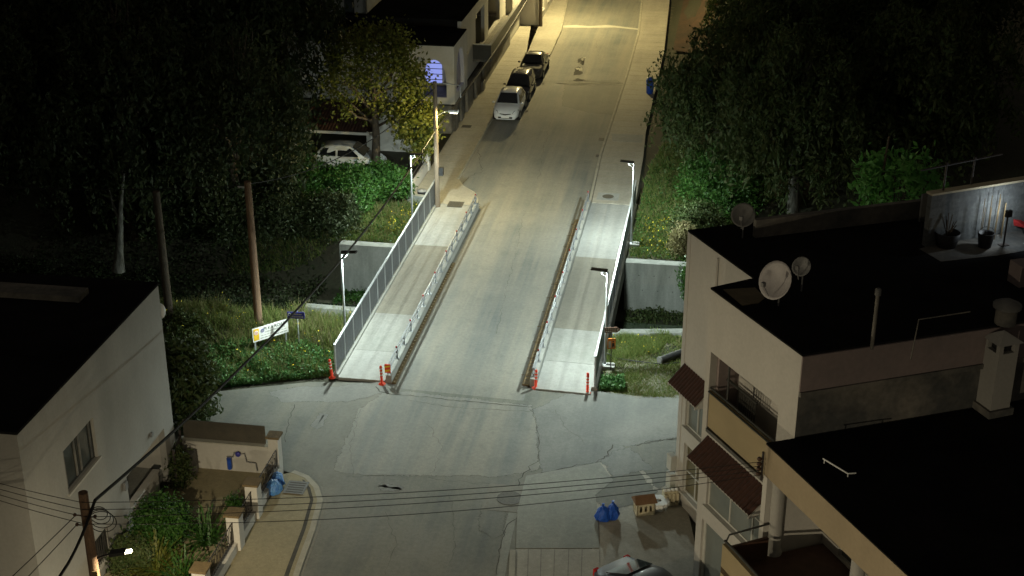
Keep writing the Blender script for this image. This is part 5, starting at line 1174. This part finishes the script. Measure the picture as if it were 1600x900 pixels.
bush('low tangled bush right of the grassy verge past the stream', at(17.6, 9.3, 0), (1.5, 1.6, 1.2), 260, 40, .16, .17, 'leafw', 'verge shrubs')
bush('dry brown shrub against the pale house corner past the stream', at(15.6, 8.6, 0), (.7, .7, 1.0), 120, 40, .13, .16, 'grassdry', 'verge shrubs')
bush('leafy climber hanging by the stream wall at the pale house corner', at(12.8, 9.2, -1.2), (.6, .5, 1.4), 60, 30, .14, .2, 'leafg', 'verge shrubs')
bush('mass of green creeper under the weeping trees past the verge', at(22.5, 10.5, .2), (2.6, 3.4, 2.0), 420, 40, .2, .2, 'leafg', 'verge shrubs')
bush('dark leafy tree overhanging the courtyard screen beside the flat roofed house', at(-5.6, -9.6, 0), (1.35, 1.8, 2.0), 240, 40, .2, .26, 'leafw', None, 'garden_tree', 1.0, 'tree')
bush('big rounded green bush against the porch of the flat roofed house', at(-13.1, -7.6, 0), (.95, 1.2, .85), 230, 45, .15, .15, 'leafg', 'garden bushes', cz=.95)
bush('pale green bush below the rounded one, beside the lamp arm', at(-14.9, -7.9, 0), (.7, .6, .7), 110, 30, .14, .16, 'leafw', 'garden bushes', cz=1.0)
bush('tiny dark plant at the foot of the middle wall pillar', at(-10.7, -5.9, .05), (.3, .3, .35), 50, 20, .08, .12, 'leafg', 'garden bushes')
bush('sparse dark creeper hanging beside the open gate', at(-9.3, -8.4, 0), (.35, .6, 1.0), 70, 25, .12, .16, 'leafw', 'garden bushes')
bush('bright green sapling leaning beyond the low parapet', (*P(1400, 330, 8.0)[:2], 6.9), (1.7, .9, 1.5), 60, 22, .24, .36, 'sapling', None, 'sapling', 1.4, 'tree')
th = thing('stake', 'thin bare stake standing beside the bright sapling', 'stake', P(1372, 330, 8.0), 0); MB().tube([(0, 0, -1), (.02, 0, 1.5), (.1, 0, 3.0)], [.06, .05, .04], 6).build('shaft', M['bark'], th); MB().lathe([(.05, 2.98), (.03, 3.05)], 6, (.1, 0, 0)).build('tip', M['bark'], th)
def spiky(label, loc, n, ln, mt, group, wd=.07, lean=.75):
    th = thing('palm_plant', label, 'plant', loc, 0, group); pts = []; tg = []; nm = []; L1 = []
    for k in range(n):
        a = random.uniform(0, 2*PI); el = random.uniform(.35, 1.4); d = np.array((math.cos(a)*math.cos(el), math.sin(a)*math.cos(el), math.sin(el))); l0 = ln*random.uniform(.6, 1.1)
        p = np.array((RNG.normal()*.12, RNG.normal()*.12, .1)); seg = 7
        for i in range(seg):
            pts.append(p+d*l0/seg*.5); tg.append(d.copy()); nm.append(np.cross(d, (-math.sin(a), math.cos(a), 0))); L1.append((l0/seg*1.25, wd*(1-.75*i/seg)+.008)); p = p+d*l0/seg; d[2] -= lean/seg; d /= np.linalg.norm(d)
    L1 = np.array(L1); cards('fronds', np.array(pts), np.array(tg), np.array(nm), L1[:, 0], L1[:, 1]*1.6, M[mt], th)
    MB().lathe([(.1, 0), (.12, .15), (.04, .3)], 8).build('crown_base', M['bark'], th); return th
spiky('spiky long leaved plant behind the iron railing', at(-12.9, -6.1, .05), 110, 1.25, 'leafg', 'spiky garden plants')
spiky('low spiky plant with arching fronds at the bottom edge under the lamp head', at(-14.9, -7.1, .05), 150, 1.5, 'leafy', 'spiky garden plants', .06, 1.1)
spiky('spiky plant in the corner between railing and house at the bottom edge', at(-15.2, -6.1, .05), 110, 1.2, 'leafg', 'spiky garden plants', .06, 1.0)
# grass and flowers
def inpoly(x, y, poly):
    r_ = np.zeros(len(x), bool); j = len(poly)-1
    for i in range(len(poly)):
        xi, yi = poly[i]; xj, yj = poly[j]; c = ((yi > y) != (yj > y)) & (x < (xj-xi)*(y-yi)/(yj-yi+1e-12)+xi); r_ ^= c; j = i
    return r_
def scatter(poly, n, clump=0.0, cs_=.8):
    xs = [p[0] for p in poly]; ys = [p[1] for p in poly]; out = []
    tot = 0
    while tot < n:
        x = RNG.uniform(min(xs), max(xs), n*2); y = RNG.uniform(min(ys), max(ys), n*2); k = inpoly(x, y, poly)
        if clump:
            f = .5+.25*np.sin(x/cs_*2.1+np.sin(y/cs_*1.7)*1.5)+.25*np.sin(y/cs_*2.6+np.sin(x/cs_*1.3)*2)
            k &= RNG.uniform(0, 1, n*2) < (1-clump)+clump*f
        out.append(np.stack([x[k], y[k]], 1)); tot += k.sum()
    return np.concatenate(out)[:n]
def field(name, poly, n, h, w, mt, lean=.45, clump=.5, cs_=.8, zoff=0, shape='blade', up=1.0):
    q = scatter(poly, n, clump, cs_); z = ground_h(q[:, 1], q[:, 0])+zoff
    d = RNG.normal(size=(n, 3))*lean; d[:, 2] = up
    hh = RNG.uniform(.4, 1.15, n)*h*(.65+.5*np.sin(q[:, 0]*1.3+np.sin(q[:, 1]*1.1)*2)**2)
    nm = RNG.normal(size=(n, 3)); nm[:, 2] *= .3
    if shape == 'leaf': pts = np.stack([q[:, 0], q[:, 1], z+RNG.uniform(.02, 1, n)*hh], 1); o = cards(name, pts, rdir(n, .1), rdir(n, .8), w*1.5, w, M[mt])
    else: pts = np.stack([q[:, 0], q[:, 1], z], 1); o = cards(name, pts, d, nm, hh, w, M[mt], None, 'blade')
    o.location = (O[0], O[1], 0); o.rotation_euler[2] = RZ; o['kind'] = 'stuff'; return o
near_l = [(-5.2, .05), (-5.2, 5.6), (-8.5, 6.2), (-14, 6.6), (-24, 6.0), (-24, -.8), (-13, -1.0), (-9.4, -1.6), (-7, -.6)]
field('grass', near_l, 26000, .62, .035, 'grass', .4, .5, 1.1)
field('grass', near_l, 9000, .8, .03, 'grassdry', .45, .8, 1.6)
field('ground_cover', [(-5.2, .0), (-5.2, 1.6), (-7.2, 2.4), (-10.5, 1.6), (-12.5, .2), (-12, -1.9), (-9.4, -1.75), (-7, -.7)], 24000, .38, .09, 'weed', .4, .45, .6, 0, 'leaf')
field('ground_cover', [(-12, -2), (-11, 2), (-15, 3.5), (-19, 3), (-19, -1.5)], 14000, .75, .1, 'leafw', .4, .6, .9, 0, 'leaf')
field('wildflowers', near_l, 420, .75, .06, 'flower', .4, .99, 1.0, .08, 'leaf')
far_l = [(-5.2, 14.8), (-5.2, 20.0), (-6.8, 20.3), (-9, 20.5), (-15, 19), (-15, 14.6)]
field('grass', far_l, 14000, .5, .04, 'grass', .45, .5, .9)
field('grass', far_l, 3500, .7, .035, 'grassdry', .45, .85, 1.2)
field('ground_cover', far_l, 6000, .4, .09, 'leafg', .4, .7, .8, 0, 'leaf')
field('wildflowers', [(-5.3, 15.5), (-5.3, 20), (-7, 19.5), (-7, 15.5)], 160, .5, .06, 'flower', .4, .8, .7, .05, 'leaf')
bank = [(-9, 14.4), (-26, 14.4), (-26, 22), (-15, 22), (-9, 17)]
field('ground_cover', bank, 9000, .9, .12, 'leaf', .4, .7, 1.0, 0, 'leaf')
reed = [(-9.0, 6.4), (-9.0, 8.6), (-13, 9.5), (-30, 10), (-30, 5), (-14, 5)]
field('grass', reed, 9000, 1.1, .05, 'grass', .35, .7, 1.2)
field('grass', reed, 4000, 1.25, .04, 'grassdry', .4, .8, 1.4)
field('ground_cover', [(-9.5, 9), (-30, 9), (-30, 14.6), (-9.5, 14.0)], 9000, .9, .11, 'leaf', .4, .8, 1.3, 0, 'leaf')
field('ground_cover', [(-8.8, 12.2), (-5.4, 12.4), (-5.4, 13.7), (-8.8, 13.7)], 1200, .4, .09, 'leafg', .4, .8, 1.0, 0, 'leaf')
field('ground_cover', [(6, 12.2), (13, 12.4), (13, 13.7), (6, 13.7)], 2200, .35, .09, 'leafw', .4, .8, 1.0, 0, 'leaf')
far_r = [(6.0, 14.8), (6.0, 27), (6.6, 33), (9, 33), (12, 26), (12, 14.8)]
field('grass', far_r, 22000, .45, .04, 'grass', .5, .5, .9)
field('grass', far_r, 4000, .5, .035, 'grassdry', .5, .85, 1.1)
field('ground_cover', far_r, 9000, .4, .09, 'leafg', .4, .6, .8, 0, 'leaf')
field('wildflowers', [(6.4, 15.2), (6.4, 20), (9, 20), (9, 15.2)], 330, .45, .06, 'flower', .4, .95, .8, .06, 'leaf')
near_r = [(6.0, .5), (6.0, 5.3), (7.4, 5.9), (9.6, 6.6), (11, 6.8), (11, .5), (9, .15), (7, .1)]
struct('gravel', MB().sheet([(5.95, .45), (6.2, 5.0), (9, 6.2), (10.8, 6.3), (10.8, .4), (8.8, .12), (7, .12)], -.03), M['gravel'])
field('grass', near_r, 20000, .26, .035, 'grass', .8, .6, .7)
field('grass', near_r, 9000, .24, .035, 'grassdry', .9, .7, .6)
field('grass', [(5.95, 3.0), (6.0, 5.4), (7.6, 6.1), (8.6, 6.3), (8.2, 4.2)], 5000, .38, .035, 'grass', .5, .4, .7)
field('ground_cover', [(5.95, .4), (5.95, 1.5), (6.9, 1.3), (7.0, .45)], 3200, .42, .08, 'weed', .4, .2, .5, 0, 'leaf')
field('wildflowers', [(6.1, 4), (6.1, 5.3), (8.6, 6), (8, 4)], 60, .35, .05, 'flower', .4, .5, .6, .04, 'leaf')
field('ground_cover', [(-30, 10), (30, 10), (30, 13.6), (-30, 13.6)], 3000, .12, .07, 'leaf', .5, .9, .8, .03, 'leaf')
field('grass', [(-40, 22), (-15, 22), (-15, 45), (-40, 45)], 3000, .6, .08, 'leaf', .4)
struct('pit', MB().sheet(blob(toR(P(1048, 552))[::-1], 1.0, .7, 20, .3), -.02), M['bed'])
th = thing('black_pipe', 'thick black pipe end lying in a gravel hollow beside the pale house', 'pipe', P(1055, 560, .05), rad(30)); MB().tube([(-.8, 0, .1), (.6, 0, .22)], .16, 14).build('pipe', M['black'], th); MB().tube([(-.86, 0, .1), (-.78, 0, .1)], .175, 14).build('collar', M['plate'], th)
tag(MB().tube([P(935, 545, .12), P(965, 560, .05), P(1000, 565, .06), P(1035, 569, .05), P(1062, 566, .06)], .02, 6).build('black_hose', M['black']), 'thin black hose trailing across the dry grass from the fence', 'hose')
# ------------------------------------------------------------------ night sky, camera
wd = bpy.data.worlds.new('World'); sc.world = wd; wd.use_nodes = True; nt = wd.node_tree
bg = nt.nodes['Background']; sky = nt.nodes.new('ShaderNodeTexSky'); sky.sky_type = 'NISHITA'; sky.sun_disc = False; sky.sun_elevation = rad(-6); sky.sun_rotation = rad(250)
nt.links.new(sky.outputs[0], bg.inputs[0]); bg.inputs[1].default_value = .05
glow = nt.nodes.new('ShaderNodeMix'); glow.data_type = 'RGBA'; glow.blend_type = 'ADD'; glow.inputs[0].default_value = 1
nt.links.new(sky.outputs[0], glow.inputs[6]); glow.inputs[7].default_value = (.6, .53, .42, 1); nt.links.new(glow.outputs[2], bg.inputs[0])   # town glow in the night sky
cam = bpy.data.cameras.new('camera'); cam.lens = 2240/1600*36; cam.sensor_width = 36; cam.clip_end = 2000; cam.clip_start = .5
co = bpy.data.objects.new('camera', cam); COL.objects.link(co); co.location = (0, 0, H); co.rotation_euler = (PI/2-PT, 0, 0); sc.camera = co
vs = sc.view_settings; vs.view_transform = 'Standard'; vs.look = 'None'; vs.exposure = .6; vs.gamma = 1; vs.use_curve_mapping = False
sc.cycles.use_denoising = True; sc.cycles.max_bounces = 6; sc.cycles.sample_clamp_indirect = 4
